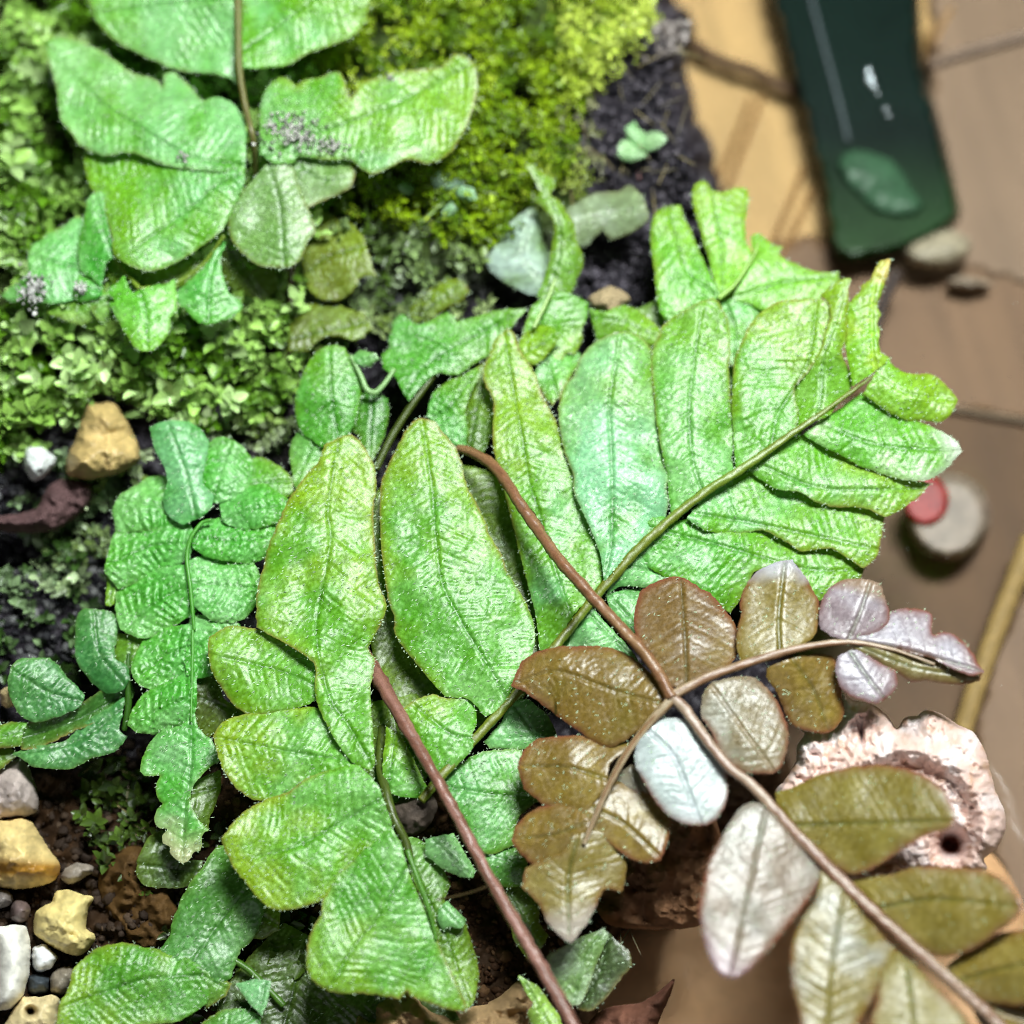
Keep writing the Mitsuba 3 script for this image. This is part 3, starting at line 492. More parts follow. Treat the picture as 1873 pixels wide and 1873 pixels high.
leaf(B, P('320,680 430,650 560,620 680,590 740,580 770,640 745,700 720,790 650,760 560,800 500,780 420,750 340,720', 'F6'), P('760,600 560,690 340,700', 'F6'), -2.8, -4, base=[0.118, 0.334, 0.025], hi=[0.286, 0.484, 0.112], m=.6, y=.3, rim=.2)
leaf(B, P('540,470 640,490 700,550 680,600 560,640 500,600', 'F6'), P('700,580 560,530', 'F6'), -2.0, -1.6, **kw)
leaf(B, P('900,585 850,480 790,530 740,580 800,640 760,660 790,720 830,800 880,880 930,950 990,980 1050,970 1120,900 1160,820 1165,750 1200,720 1205,630 1195,500 1130,530 1050,540 960,575', 'F6'), P('960,575 1000,720 1010,965', 'F6'), -.6, -.8, base=[0.101, 0.396, 0.019], hi=[0.218, 0.528, 0.099], m=.6, y=.3, rim=.15, serr=1.6)
leaf(B, P('1525,215 1490,270 1440,360 1360,450 1270,530 1210,590 1230,650 1290,700 1340,760 1410,795 1500,770 1600,740 1650,690 1640,640 1580,600 1540,540 1515,440 1510,330 1535,240', 'F6'), P('1525,225 1440,480 1430,770', 'F6'), -.4, -1.4, serr=1.6, **kw)
leaf(B, P('1560,200 1620,300 1720,370 1800,400 1880,410 1900,560 1800,620 1700,600 1600,560 1530,480 1500,350', 'F6'), P('1540,220 1720,500', 'F6'), -3.6, -5, base=[0.070, 0.110, 0.003], hi=[0.100, 0.160, 0.010], y=.1, m=.4, rim=0, hair=.3)  # leaf in shadow, its shade put into the dark olive colour
tube(B, P('1535,190 1400,380 1200,520 960,560', 'F6'), [2.6, .6, 0, 1.2], [4, 4, 5], SG)
tube(B, P('960,560 840,420 740,280', 'F6'), [1.0, .6, 1.4], [5, 4, 3], SG)
g_ = np.random.default_rng(14); cdt = np.concatenate([g_.normal([58, 530], [14, 16], (110, 2)), g_.normal([148, 520], [9, 9], (24, 2))])
stuff('dirt_clump_001', 'silvery grey dirt on the left lobes of the seedling fern', 'dirt', [grains(at(cdt[:, 0], cdt[:, 1], 1.2e-3), g_.uniform(1.5, 5, len(cdt)) * MM, 15, g_.uniform(.10, .65, len(cdt))[:, None] * np.array([1, 1, .94]))], 'm_soil')

V = frond('olive fern leaf with shade put into its colour on a dark stem above the centre'); ZO[V] = 2.5  # leaflets coloured dark olive to stand for their shadow
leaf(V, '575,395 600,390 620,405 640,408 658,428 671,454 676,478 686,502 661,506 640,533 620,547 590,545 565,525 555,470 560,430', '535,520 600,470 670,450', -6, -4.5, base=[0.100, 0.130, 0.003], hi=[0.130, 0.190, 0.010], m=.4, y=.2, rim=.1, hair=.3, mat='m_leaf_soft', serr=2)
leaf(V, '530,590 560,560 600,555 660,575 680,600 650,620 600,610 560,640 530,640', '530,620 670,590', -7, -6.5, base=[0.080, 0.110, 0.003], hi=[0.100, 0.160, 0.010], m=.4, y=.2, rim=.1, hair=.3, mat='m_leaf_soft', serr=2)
tube(V, '532,470 534,540 532,600 528,660', [-5, -8], [7, 9], [.05, .035, .012], name='stem')

Cf = frond('glossy blistered light green fern frond curving down the left side')
kw = dict(grow=7, base=BL, hi=[0.185, 0.484, 0.149], y=.12, m=.6, rim=.12, blist=2.8, hair=.5)
leaf(Cf, P('1280,640 1330,590 1440,570 1500,640 1540,760 1720,830 1600,920 1500,960 1420,1000 1380,960 1320,850 1300,740', 'F2'), P('1300,720 1450,760 1650,850', 'F2'), -5.5, -6, base=[0.060, 0.090, 0.004], hi=[0.090, 0.140, 0.010], m=.4, y=.2, rim=.1, hair=.3)  # shading leaf, coloured dark where the frond would shade it
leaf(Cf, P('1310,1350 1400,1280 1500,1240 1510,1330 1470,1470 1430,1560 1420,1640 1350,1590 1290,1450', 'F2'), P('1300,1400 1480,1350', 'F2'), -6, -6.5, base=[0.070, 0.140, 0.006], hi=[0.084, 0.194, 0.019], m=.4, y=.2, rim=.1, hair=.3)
leaf(Cf, P('1340,660 1390,635 1430,650 1500,690 1560,750 1565,830 1500,850 1420,830 1330,800 1300,740', 'C4'), P('1300,780 1540,760', 'C4'), -3.2, -3.4, base=[0.059, 0.282, 0.006], hi=[0.101, 0.352, 0.031], m=.4, y=.3, rim=.3, blist=1.2)
leaf(Cf, P('1110,590 1150,555 1200,545 1260,570 1310,620 1340,680 1335,760 1290,815 1210,850 1150,860 1085,800 1080,700', 'C4'), P('1130,880 1180,740 1230,570', 'C4'), -2.6, -2.4, **kw)
leaf(Cf, P('740,800 800,760 880,750 910,820 950,930 1000,985 900,1000 760,1010 640,1020 620,920 650,850', 'C4'), P('1030,990 850,900 660,860', 'C4'), -3.4, -3.8, **kw)
leaf(Cf, P('590,1150 580,1280 570,1400 590,1425 625,1390 660,1290 660,1180', 'C4'), P('620,1160 590,1420', 'C4'), -4.6, -5.4, base=[0.067, 0.299, 0.019], hi=[0.118, 0.387, 0.062], m=.4, y=.6, rim=.1)
leaf(Cf, P('1000,985 1020,1080 1000,1160 940,1195 870,1235 740,1285 640,1315 575,1240 600,1150 620,1060 660,1000 800,980 920,970', 'C4'), P('1010,1090 800,1110 600,1200', 'C4'), -3, -3.8, **kw)
leaf(Cf, P('1015,1225 900,1240 780,1255 680,1290 640,1370 640,1470 660,1540 740,1580 830,1570 920,1525 980,1480 1035,1450 1040,1350', 'C4'), P('1020,1320 850,1400 690,1540', 'C4'), -3.4, -4.2, **kw)
leaf(Cf, P('1210,965 1195,880 1250,835 1330,805 1410,790 1470,830 1540,880 1520,925 1480,965 1400,990 1300,1000', 'C4'), P('1210,970 1350,910 1510,890', 'C4'), -2.2, -2.0, **kw)
leaf(Cf, P('1090,1000 1200,975 1320,990 1440,1000 1480,1020 1440,1090 1400,1160 1340,1180 1240,1172 1120,1150 1050,1110 1035,1050', 'C4'), P('1050,1060 1250,1080 1430,1060', 'C4'), -2.8, -2.9, **kw)
leaf(Cf, P('1015,1205 1120,1165 1240,1180 1330,1200 1370,1260 1390,1330 1350,1420 1300,1480 1230,1500 1140,1490 1080,1440 1035,1400', 'C4'), P('1020,1300 1200,1320 1370,1330', 'C4'), -3.2, -3.4, **kw)
leaf(Cf, P('810,480 860,450 930,440 1010,450 1070,490 1110,550 1100,640 1080,720 1090,790 1140,830 1125,900 1060,955 980,990 900,935 880,850 900,760 880,680 830,580', 'C4'), P('1050,950 990,700 900,450', 'C4'), -1.9, -1.4, base=[0.076, 0.334, 0.062], hi=[0.143, 0.405, 0.155], y=0, m=.8, rim=.05, blist=1.1, hair=.6)
leaf(Cf, P('1325,255 1200,270 1100,290 1020,330 970,410 930,490 930,570 970,630 1060,660 1160,630 1240,580 1295,540 1345,450', 'F2'), P('1320,380 1130,450 960,580', 'F2'), -3.6, -4.4, **kw)
leaf(Cf, P('1325,200 1450,180 1580,210 1625,250 1450,290 1425,360 1435,440 1445,560 1360,575 1300,560 1290,450 1315,300', 'F2'), P('1330,400 1430,300 1600,230', 'F2'), -3.8, -4.0, **kw)
leaf(Cf, P('1320,560 1200,630 1080,680 990,740 930,830 900,910 950,950 1090,965 1180,930 1270,890 1320,800', 'F2'), P('1310,720 1120,800 920,920', 'F2'), -4.2, -4.8, **kw)
leaf(Cf, P('1310,780 1280,900 1230,935 1130,960 1060,1010 1010,1080 980,1160 965,1240 1000,1265 1110,1260 1080,1320 1080,1400 1100,1440 1125,1460 1080,1510 1065,1580 1100,1620 1160,1630 1120,1680 1125,1730 1170,1750 1175,1800 1250,1870 1300,1830 1325,1790 1370,1770 1380,1670 1420,1640 1370,1590 1330,1530 1295,1440 1310,1350 1360,1280 1430,1210 1495,1170 1475,1090 1440,1020 1390,990 1345,920', 'F2'), P('1310,790 1310,1200 1270,1500 1250,1850', 'F2'), -4.2, -5.5, base=BL, hi=[0.168, 0.422, 0.136], y=.15, m=.75, rim=.25, blist=1.3, tipc=[.42, .42, .22])
tube(Cf, P('1130,968 1080,985 1030,1050 1010,1100 1000,1180 1018,1320 1030,1450 1040,1560', 'C4'), [-2.1, -2.2, -2.7, -3.5], [3, 4, 4, 3], [.06, .26, .02])
tube(Cf, P('1320,270 1320,450 1315,620 1310,900', 'F2'), [-3.5, -4.3], [3, 3, 2], [.07, .28, .03])

Gf = frond('dull green crinkled fern frond at the left edge above the pebbles')
kw = dict(base=[0.040, 0.200, 0.040], hi=[0.084, 0.299, 0.087], y=.08, m=.5, rim=.15, hair=.4, blist=1.3)
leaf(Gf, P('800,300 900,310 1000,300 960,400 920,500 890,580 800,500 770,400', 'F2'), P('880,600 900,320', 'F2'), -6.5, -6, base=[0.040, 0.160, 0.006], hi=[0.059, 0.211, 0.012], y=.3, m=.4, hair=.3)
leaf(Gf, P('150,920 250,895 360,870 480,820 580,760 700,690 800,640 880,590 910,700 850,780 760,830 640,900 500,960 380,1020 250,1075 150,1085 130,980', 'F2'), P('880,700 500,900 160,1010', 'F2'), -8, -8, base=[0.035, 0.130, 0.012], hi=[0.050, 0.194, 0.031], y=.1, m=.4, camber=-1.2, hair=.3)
leaf(Gf, P('60,620 90,520 140,475 250,470 330,470 390,510 450,590 520,660 575,720 540,790 440,840 350,870 250,895 160,870 110,800 70,720', 'F2'), P('560,760 320,690 110,560', 'F2'), -5.5, -4, **kw)
leaf(Gf, P('525,240 550,150 600,130 680,140 760,155 805,200 800,300 780,400 790,480 860,520 880,600 830,680 740,700 650,640 590,570 530,480 520,350', 'F2'), P('850,640 680,420 640,140', 'F2'), -6, -4.5, **kw)
leaf(Gf, P('200,1180 100,1120 200,1080 330,1060 460,1030 540,940 640,870 760,800 845,740 830,860 810,960 865,1000 780,1100 640,1140 560,1180 480,1215 360,1210 260,1205', 'F2'), P('850,800 560,1020 140,1130', 'F2'), -6.5, -7, roll=-.1, **kw)
leaf(Gf, P('-80,960 60,910 180,910 150,980 140,1060 60,1070 0,1070 -80,1070', 'F2'), P('170,960 -60,1010', 'F2'), -6, -6, base=[0.084, 0.282, 0.012], hi=[0.151, 0.370, 0.050], y=.4, m=.4)
leaf(Gf, P('-80,1090 60,1080 110,1130 0,1220 -80,1260', 'F2'), P('120,1120 -60,1180', 'F2'), -8, -8, base=[0.070, 0.160, 0.010], hi=[0.084, 0.211, 0.019], y=.3, m=.4)
tube(Gf, P('880,430 875,600 880,780 850,960', 'F2'), [-6, -7, -9], [3, 7, 5], [.03, .10, .008], name='stem')

# bottom left
U = frond('low green fern frond at the bottom left lying over the pebbles')
leaf(U, P('740,1000 790,890 870,840 960,870 1000,990 1080,1000 1060,1060 1000,1130 900,1140 780,1130 740,1080', 'D1'), P('1050,1060 760,1020', 'D1'), -9, -9, base=[0.030, 0.065, 0.003], hi=[0.045, 0.100, 0.008], m=.3, y=.2, rim=.1, hair=.2)  # shade on this low leaf is painted into its dark green
leaf(U, '440,1630 480,1650 512,1668 508,1700 480,1715 450,1712 425,1690', '420,1640 505,1690', -7.6, -8, base=[0.090, 0.150, 0.004], hi=[0.100, 0.180, 0.010], m=.3, y=.4, rim=.3, hair=.4)
leaf(U, '293,1738 312,1714 316,1691 325,1665 337,1637 350,1615 370,1590 385,1565 400,1548 418,1548 432,1570 442,1600 457,1630 478,1650 480,1670 470,1700 455,1725 440,1735 430,1760 420,1790 395,1795 370,1775 345,1768 320,1752', '345,1770 400,1690 440,1640', -6.6, -6.4, base=[0.050, 0.200, 0.020], hi=[0.101, 0.282, 0.074], m=.5, y=.1, rim=.15, hair=.6)
leaf(U, P('1080,1560 1230,1660 1200,1720 1110,1780 1060,1700', 'D1'), P('1060,1600 1200,1680', 'D1'), -6.6, -7, base=[0.067, 0.229, 0.012], hi=[0.118, 0.317, 0.050], m=.4, y=.2)
leaf(U, P('490,1980 500,1800 520,1700 600,1560 640,1400 760,1290 840,1230 930,1200 1040,1185 1130,1195 1240,1225 1350,1240 1440,1290 1560,1300 1660,1350 1720,1390 1740,1480 1780,1600 1750,1700 1600,1800 1500,1850 1350,1865 1200,1880 1100,1980', 'F3'), P('1760,1450 1200,1500 560,1720', 'F3'), -5.5, -5, base=[0.067, 0.264, 0.012], hi=[0.134, 0.370, 0.087], m=.55, y=.75, rim=.4, blist=1.4)
leaf(U, P('1270,1660 1380,1640 1445,1650 1430,1740 1400,1820 1340,1760', 'D1'), P('1420,1650 1390,1800', 'D1'), -6, -6, base=[0.084, 0.317, 0.062], hi=[0.168, 0.422, 0.161], m=.8, y=0, rim=.1)
leaf(U, P('1070,1890 1180,1810 1300,1795 1390,1840 1400,2000 1030,2000', 'D1'), P('1390,1830 1100,1960', 'D1'), -7, -7.4, base=[0.059, 0.229, 0.019], hi=[0.118, 0.352, 0.087], m=.5, y=.1, rim=.3)
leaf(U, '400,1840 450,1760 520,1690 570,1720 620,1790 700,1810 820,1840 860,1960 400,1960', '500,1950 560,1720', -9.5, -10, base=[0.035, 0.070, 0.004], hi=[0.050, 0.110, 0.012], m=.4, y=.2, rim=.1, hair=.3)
tube(U, '345,1770 400,1750 450,1770 520,1840', [-6.8, -9], [6, 6], [.05, .13, .01], name='stem')

# upper middle
R = frond('small hairy fern frond behind the centre under the bank')
kw = dict(base=[0.059, 0.282, 0.012], hi=[0.126, 0.387, 0.087], y=.3, m=.5, rim=.15, blist=1.4)
leaf(R, P('390,1640 440,1590 560,1510 650,1500 690,1560 640,1620 560,1650 460,1740 390,1710', 'C2'), P('420,1700 650,1520', 'C2'), -6, -4.5, base=[0.110, 0.170, 0.005], hi=[0.126, 0.211, 0.019], m=.4, y=.4, rim=.4)
leaf(R, P('600,600 700,600 780,640 780,760 750,900 700,1000 670,1060 630,1020 590,880 530,850 545,750', 'E5'), P('680,620 660,1020', 'E5'), -3.4, -3, base=[0.042, 0.194, 0.009], hi=[0.076, 0.264, 0.037], m=.4, y=.2, rim=.2)
leaf(R, P('190,850 250,880 360,940 340,1060 260,1140 190,1220 150,1240 130,1100 120,1000 140,920', 'E5'), P('300,900 180,1150', 'E5'), -3.4, -3.8, **kw)
leaf(R, P('320,300 400,275 480,290 530,380 580,480 600,580 570,680 540,790 520,860 440,910 360,960 250,900 180,830 160,740 155,640 180,540 220,440 260,370', 'E5'), P('440,900 400,600 380,300', 'E5'), -2.4, -1.6, **kw)
leaf(R, P('820,170 830,110 880,60 930,100 990,130 1080,110 1180,50 1240,70 1250,110 1350,90 1480,50 1580,30 1720,25 1660,100 1600,180 1540,240 1500,320 1400,370 1320,430 1250,465 1130,450 1050,500 990,560 930,640 880,560 840,480 760,420 750,330 800,290 800,220', 'E5'), P('900,620 1000,450 1200,300 1680,50', 'E5'), -3, -2, **kw)
leaf(R, P('1400,420 1470,390 1450,500 1490,620 1520,720 1510,840 1470,920 1440,1000 1340,970 1310,800 1320,680 1360,560', 'E5'), P('1350,960 1440,440', 'E5'), -3, -3.4, base=[0.060, 0.140, 0.004], hi=[0.090, 0.200, 0.010], m=.3, y=.5, rim=.3)
leaf(R, P('1080,680 1100,600 1200,520 1300,480 1390,430 1405,480 1340,600 1310,720 1320,850 1335,970 1240,950 1180,890 1120,820 1060,750', 'E5'), P('1100,760 1220,680 1380,450', 'E5'), -2.4, -2.2, **{**kw, 'blist': 2.2})
tube(R, P('700,1120 820,880 960,660 1080,500 1180,340', 'E5'), [-5, -3.9, -3.2], [7, 7, 4], [.05, .075, .008])
Tv = frond('tiny pale forked sprout in front of the small hairy frond', 'sprout', 'sprout')
leaf(Tv, P('540,350 600,305 700,330 715,360 660,410 590,400', 'E5'), P('560,390 700,340', 'E5'), -1.2, -.8, base=[0.134, 0.370, 0.099], hi=[0.252, 0.484, 0.211], m=.6, y=.1, rim=.1)
tube(Tv, P('530,340 600,480 640,570 700,590 770,520 830,430', 'E5'), [-1.3, -2, -1.6], [4, 6, 4], [.22, .40, .14], name='stem')

S1 = frond('small pale green sprout on the dark soil beside the tan board', 'sprout', 'sprout')
for o_, m_ in [('1500,790 1520,760 1560,770 1600,800 1640,830 1560,860 1510,840', '1640,820 1510,800'), ('1540,690 1580,660 1600,700 1640,720 1650,790 1600,790 1560,750', '1640,790 1560,690'), ('1640,760 1660,720 1710,715 1745,745 1700,790 1650,800', '1645,785 1735,745')]:
    leaf(S1, P(o_, 'C2'), P(m_, 'C2'), -6, -5, base=[0.134, 0.370, 0.099], hi=[0.336, 0.546, 0.273], m=.7, y=0, rim=0, hair=.2, grow=3)
S2 = frond('pale bluish sprig of tiny round leaves on the moss below the top left frond', 'sprout', 'sprout')
for o_, m_ in [('500,960 540,920 590,930 610,990 570,1010 520,1000', '600,1000 530,940'), ('620,1000 660,1000 710,1010 735,1060 690,1070 640,1050', '620,1010 730,1050'), ('600,1000 620,960 660,970 640,1010 620,1030', '610,1020 640,970'), ('325,1000 360,980 400,1010 380,1035 340,1030', '400,1030 340,1000'), ('550,1130 600,1090 625,1120 600,1160 560,1160', '560,1160 610,1100')]:
    leaf(S2, P(o_, 'C2'), P(m_, 'C2'), -2, -1.2, base=[0.252, 0.440, 0.236], hi=[0.460, 0.620, 0.560], m=.7, y=0, rim=0, hair=.2, grow=2)
tube(S2, P('430,1200 520,1120 600,1030 640,1000', 'C2'), [-3, -1.6], [3, 2.5], [.22, .34, .10], name='stem')
Sf = frond('greyish withered leaf below the soil at the top of the middle', 'withered_leaf', 'leaf')
leaf(Sf, P('150,720 230,620 280,560 300,500 420,400 480,380 510,450 530,520 530,600 580,700 580,780 540,860 530,970 440,960 350,920 250,860 180,800', 'E6'), P('540,900 400,700 460,400', 'E6'), -3.6, -3, base=[0.134, 0.229, 0.081], hi=[0.300, 0.400, 0.340], m=.7, y=0, rim=.1, mat='m_leaf_soft', camber=1.6, hair=.2, vein=.25)
leaf(Sf, P('690,400 820,320 900,280 1050,270 1130,230 1200,290 1250,400 1250,460 1130,540 1000,590 950,520 900,560 820,640 760,610 700,520', 'E6'), P('720,480 950,420 1230,380', 'E6'), -3.6, -3.2, base=[0.140, 0.190, 0.090], hi=[0.260, 0.320, 0.240], m=.5, y=0, rim=.2, mat='m_leaf_soft', camber=1.4, hair=.2, vein=.25)
Q = frond('narrow upright yellow green fern frond between the moss and the large frond')
kw = dict(base=[0.109, 0.264, 0.012], hi=[0.185, 0.387, 0.074], y=.5, m=.45, rim=.3, blist=1.3)
leaf(Q, P('560,1380 700,1385 790,1375 780,1430 740,1500 660,1640 600,1720 540,1640 480,1530', 'E6'), P('560,1400 640,1680', 'E6'), -2.4, -2.4, base=G, hi=MT, m=.7, y=.2)
leaf(Q, P('425,85 470,90 540,150 600,180 612,230 580,285 640,330 690,400 740,480 760,600 805,720 795,800 760,870 720,960 640,985 560,1000 500,980 550,860 590,720 600,640 620,540 600,440 540,380 480,320 520,260 470,160', 'E6'), P('560,990 650,700 640,450 450,100', 'E6'), -1, 1.5, camber=1.2, **kw)
leaf(Q, P('580,960 700,965 780,1000 840,1030 830,1120 800,1200 790,1300 750,1370 690,1360 660,1420 540,1500 460,1420 390,1310 430,1150 470,1050', 'E6'), P('590,970 520,1150 480,1400', 'E6'), -1, -1.6, base=[0.084, 0.299, 0.006], hi=[0.168, 0.405, 0.050], m=.4, y=.6, rim=.3)
leaf(Q, P('370,1310 430,1220 520,1190 600,1200 650,1250 600,1330 540,1400 480,1440 420,1420', 'E6'), P('640,1240 400,1380', 'E6'), .1, -.4, base=[0.151, 0.352, 0.006], hi=[0.202, 0.405, 0.025], m=.4, y=.6, rim=.3)
leaf(Q, P('855,1070 960,1090 1080,1050 1180,1080 1260,1140 1340,1220 1310,1310 1230,1300 1130,1260 1000,1260 920,1310 890,1190', 'E6'), P('870,1120 1100,1160 1320,1260', 'E6'), -2, -1.6, base=[0.118, 0.317, 0.012], hi=[0.218, 0.440, 0.099], m=.5, y=.4, rim=.3)
tube(Q, P('470,1200 540,1060 580,970 620,860', 'E6'), [-.4, .2], [4, 4, 3], [.30, .46, .14])

Nf = frond('bright lime green fern frond at the upper right in front of the tan board')
kw = dict(base=[0.101, 0.370, 0.009], hi=[0.218, 0.510, 0.062], y=.6, m=.5, rim=.2, blist=1.3)
leaf(Nf, P('1310,420 1370,380 1475,360 1490,430 1540,530 1590,650 1640,760 1700,880 1755,975 1700,1000 1600,1035 1500,1090 1400,1145 1340,1080 1320,960 1310,820 1290,680 1280,560 1290,470', 'E6'), P('1745,985 1520,800 1400,390', 'E6'), -1.5, -2, **kw)
leaf(Nf, P('105,1060 110,1000 160,972 210,1025 270,1032 340,1008 388,1020 395,1070 375,1180 380,1290 425,1370 420,1420 340,1510 250,1570 215,1480 190,1380 160,1280 120,1150', 'C3'), P('260,1580 250,1300 200,1000', 'C3'), -1.5, -1, base=[0.151, 0.422, 0.009], hi=[0.252, 0.528, 0.037], y=.8, m=.5, rim=.15)
leaf(Nf, P('418,1270 450,1250 520,1310 575,1325 560,1370 620,1400 700,1440 790,1460 875,1460 875,1510 800,1570 760,1610 680,1620 560,1660 480,1660 390,1615 320,1600 390,1460 440,1370 420,1320', 'C3'), P('320,1590 600,1510 860,1480', 'C3'), -1.3, -1.8, base=[0.151, 0.422, 0.019], hi=[0.269, 0.546, 0.112], y=.5, m=.6, rim=.15)
leaf(Nf, P('1195,440 1280,405 1400,445 1490,470 1430,540 1390,600 1360,660 1330,780 1300,880 1240,800 1230,600', 'E1'), P('1230,430 1300,640 1290,860', 'E1'), -1.8, -2, base=G, hi=MT, m=.8, y=.1)
tube(Nf, P('235,1600 310,1540 370,1460 430,1360 450,1300', 'C3'), [-1, -.6], [5, 4, 3], [.22, .40, .06])

# the two large green fronds
K = frond('large bright green fern frond pointing to the upper right with an olive midrib')
kw = dict(base=G, hi=MT, y=.6, m=.5, rim=.55, grow=3.5)
leaf(K, P('0,980 80,970 170,1020 350,1030 480,1010 600,1080 680,1130 780,1110 860,1120 960,1180 1012,1222 990,1280 900,1310 780,1395 720,1395 700,1310 650,1200 560,1215 430,1240 400,1300 350,1390 300,1460 200,1400 100,1340 0,1300 -150,1200 -250,1050 -350,1030 -220,960 -150,920', 'C6'), P('-120,1010 300,1120 700,1230 980,1240', 'C6'), -.4, -2.6, base=[0.067, 0.317, 0.007], hi=MT, y=.5, m=.4, rim=.4)
leaf(K, P('400,720 470,760 560,800 700,830 760,870 870,890 1000,880 1080,920 1112,960 1100,1050 1090,1120 1060,1180 1012,1218 950,1175 850,1115 780,1115 680,1125 600,1075 480,1015 350,1030 180,1020 80,960 180,850 300,780', 'C6'), P('150,940 500,1000 1050,1120', 'C6'), .2, -1.6, roll=-.04, **kw)
leaf(K, P('700,520 780,570 880,620 960,670 1040,710 1110,728 1210,752 1355,780 1300,840 1200,910 1130,942 1050,905 980,890 860,890 760,860 680,810 560,795 470,745 410,700 520,630 620,560', 'C6'), P('500,690 800,800 1340,800', 'C6'), .6, -.6, roll=-.04, **{**kw, 'm': .4, 'y': .7})
leaf(K, P('1000,300 1080,340 1150,385 1270,430 1380,480 1470,520 1520,570 1533,605 1450,690 1370,745 1300,757 1200,742 1110,718 980,665 880,610 780,560 700,510 800,430 900,370', 'C6'), P('800,460 1100,570 1520,600', 'C6'), 1.0, .6, base=[0.084, 0.334, 0.007], hi=[0.386, 0.546, 0.273], m=.15, y=.2, rim=.2, tipc=[.62, .68, .58])
leaf(K, '1047,1125 1010,1185 989,1188 985,1150 978,1110 965,1060 952,1010 940,960 926,905 912,850 903,805 904,760 904,732 890,705 885,678 897,647 907,623 928,602 941,613 951,643 975,681 989,719 1006,753 1023,790 1034,825 1048,859 1065,920 1085,944 1102,995 1105,1050 1085,1085', '1045,1125 1025,1070 1005,1010 990,950 968,880 955,800 940,720 925,630', -.2, .2, base=[0.101, 0.317, 0.007], hi=MT, y=.9, m=.35, rim=.7)
leaf(K, P('@E1 230,820 280,750 350,695 450,645 530,630 620,650 690,720 730,800 735,900 722,1000 735,1130 755,1250 785,1380 805,1500 832,1600 810,1700 832,1780 815,1860 @E3 800,550 700,640 620,740 480,880 400,970 380,830 340,700 240,480 190,350 @E1 190,1600 130,1450 100,1300 88,1200 95,1080 140,990 190,930'), '1105,1060 1118,1000 1120,900 1118,820 1115,740 1130,640', .9, 1.6, base=[0.067, 0.290, 0.019], hi=[0.20, 0.50, 0.24], y=.4, m=1.1, rim=.5)
leaf(K, P('770,660 800,590 900,510 1000,450 1135,395 1190,450 1230,530 1250,640 1252,760 1240,880 1252,1050 1262,1200 1285,1300 1285,1400 1255,1480 1275,1560 1300,1590 1180,1680 1050,1740 960,1800 860,1880 840,1700 832,1600 803,1480 765,1280 745,1100 735,950 722,800', 'E1'), P('1060,1700 1010,1550 980,1300 980,1100 1000,900 1050,560', 'E1'), 1.5, 2.2, base=[0.076, 0.317, 0.012], hi=[0.176, 0.440, 0.124], y=.4, m=.65, rim=.5)
leaf(K, P('@E1 1390,590 1450,520 1550,440 1650,412 1760,410 @E2 440,510 535,535 552,640 530,740 500,860 480,960 400,1065 300,1185 245,1245 240,1350 272,1450 262,1570 210,1660 @E1 1700,1290 1480,1450 1305,1580 1290,1400 1285,1280 1275,1100 1285,900 1295,800 1345,700'), P('1540,1400 1580,1200 1700,1000 1800,800 1840,500', 'E1'), 1.9, 2.8, base=[0.084, 0.308, 0.007], hi=[0.143, 0.405, 0.074], y=.8, m=.4, rim=.6)
leaf(K, P('722,340 690,328 640,350 560,400 475,472 540,520 552,560 562,640 540,740 510,800 490,900 400,1060 305,1180 255,1260 262,1400 275,1500 290,1570 500,1510 590,1430 720,1260 745,1225 700,1100 655,1000 650,930 690,800 690,650 702,540 702,430', 'E2'), P('450,1480 480,1300 500,1000 600,700 690,380', 'E2'), 2.2, 3.6, base=[0.118, 0.334, 0.009], hi=[0.185, 0.422, 0.062], y=.8, m=.4, rim=.4, camber=1.2)
leaf(K, P('1062,168 1000,178 950,240 920,310 890,350 830,390 830,430 760,500 708,560 700,660 690,780 692,900 712,1020 740,1150 755,1230 850,1170 930,1115 1000,1065 1045,1010 980,960 960,870 972,780 950,700 978,640 950,570 960,510 1000,400 1040,280', 'E2'), P('930,1090 915,900 915,700 915,500 970,300 1055,175', 'E2'), 2.4, 4.4, base=[0.160, 0.405, 0.006], hi=[0.336, 0.493, 0.025], y=.9, m=.35, rim=.3, vein=-.5, roll=.12, tipc=[.62, .40, .12])
leaf(K, P('1000,1050 1045,1010 1095,1080 1200,1140 1300,1155 1400,1152 1490,1200 1580,1290 1638,1360 1600,1450 1540,1522 1460,1552 1350,1525 1230,1538 1110,1485 1050,1455 950,1385 845,1310 900,1225', 'E2'), P('950,1150 1200,1300 1620,1370', 'E2'), 2.2, 1.4, base=[0.151, 0.387, 0.006], hi=[0.252, 0.475, 0.050], y=.8, m=.4, rim=.3, vein=.2)
# left flank near the base
leaf(K, '690,900 760,850 880,860 960,920 1010,1000 1040,1100 1010,1200 930,1300 840,1330 740,1300 690,1220 670,1080', '960,1260 860,1100 740,920', -4.0, -4.5, base=[0.075, 0.130, 0.004], hi=[0.110, 0.190, 0.008], m=.4, y=.4, rim=0, hair=.3)  # under-leaflet added for the dark gap, shade put into its olive colour
leaf(K, '660,1290 760,1270 800,1330 780,1420 720,1470 670,1420', '740,1460 720,1300', -4.5, -4, base=[0.070, 0.130, 0.004], hi=[0.100, 0.190, 0.010], m=.4, y=.3, rim=0, hair=.3)  # second added under-leaflet, painted dark as if in shade
leaf(K, '1180,560 1330,520 1420,620 1480,740 1400,880 1240,900 1120,900 1050,760 1080,640', '1150,860 1300,600', -4.0, -4.5, base=[0.060, 0.140, 0.006], hi=[0.090, 0.200, 0.020], m=.4, y=.2, rim=0, hair=.2)  # added under-leaflet below the right flank, shade in its colour
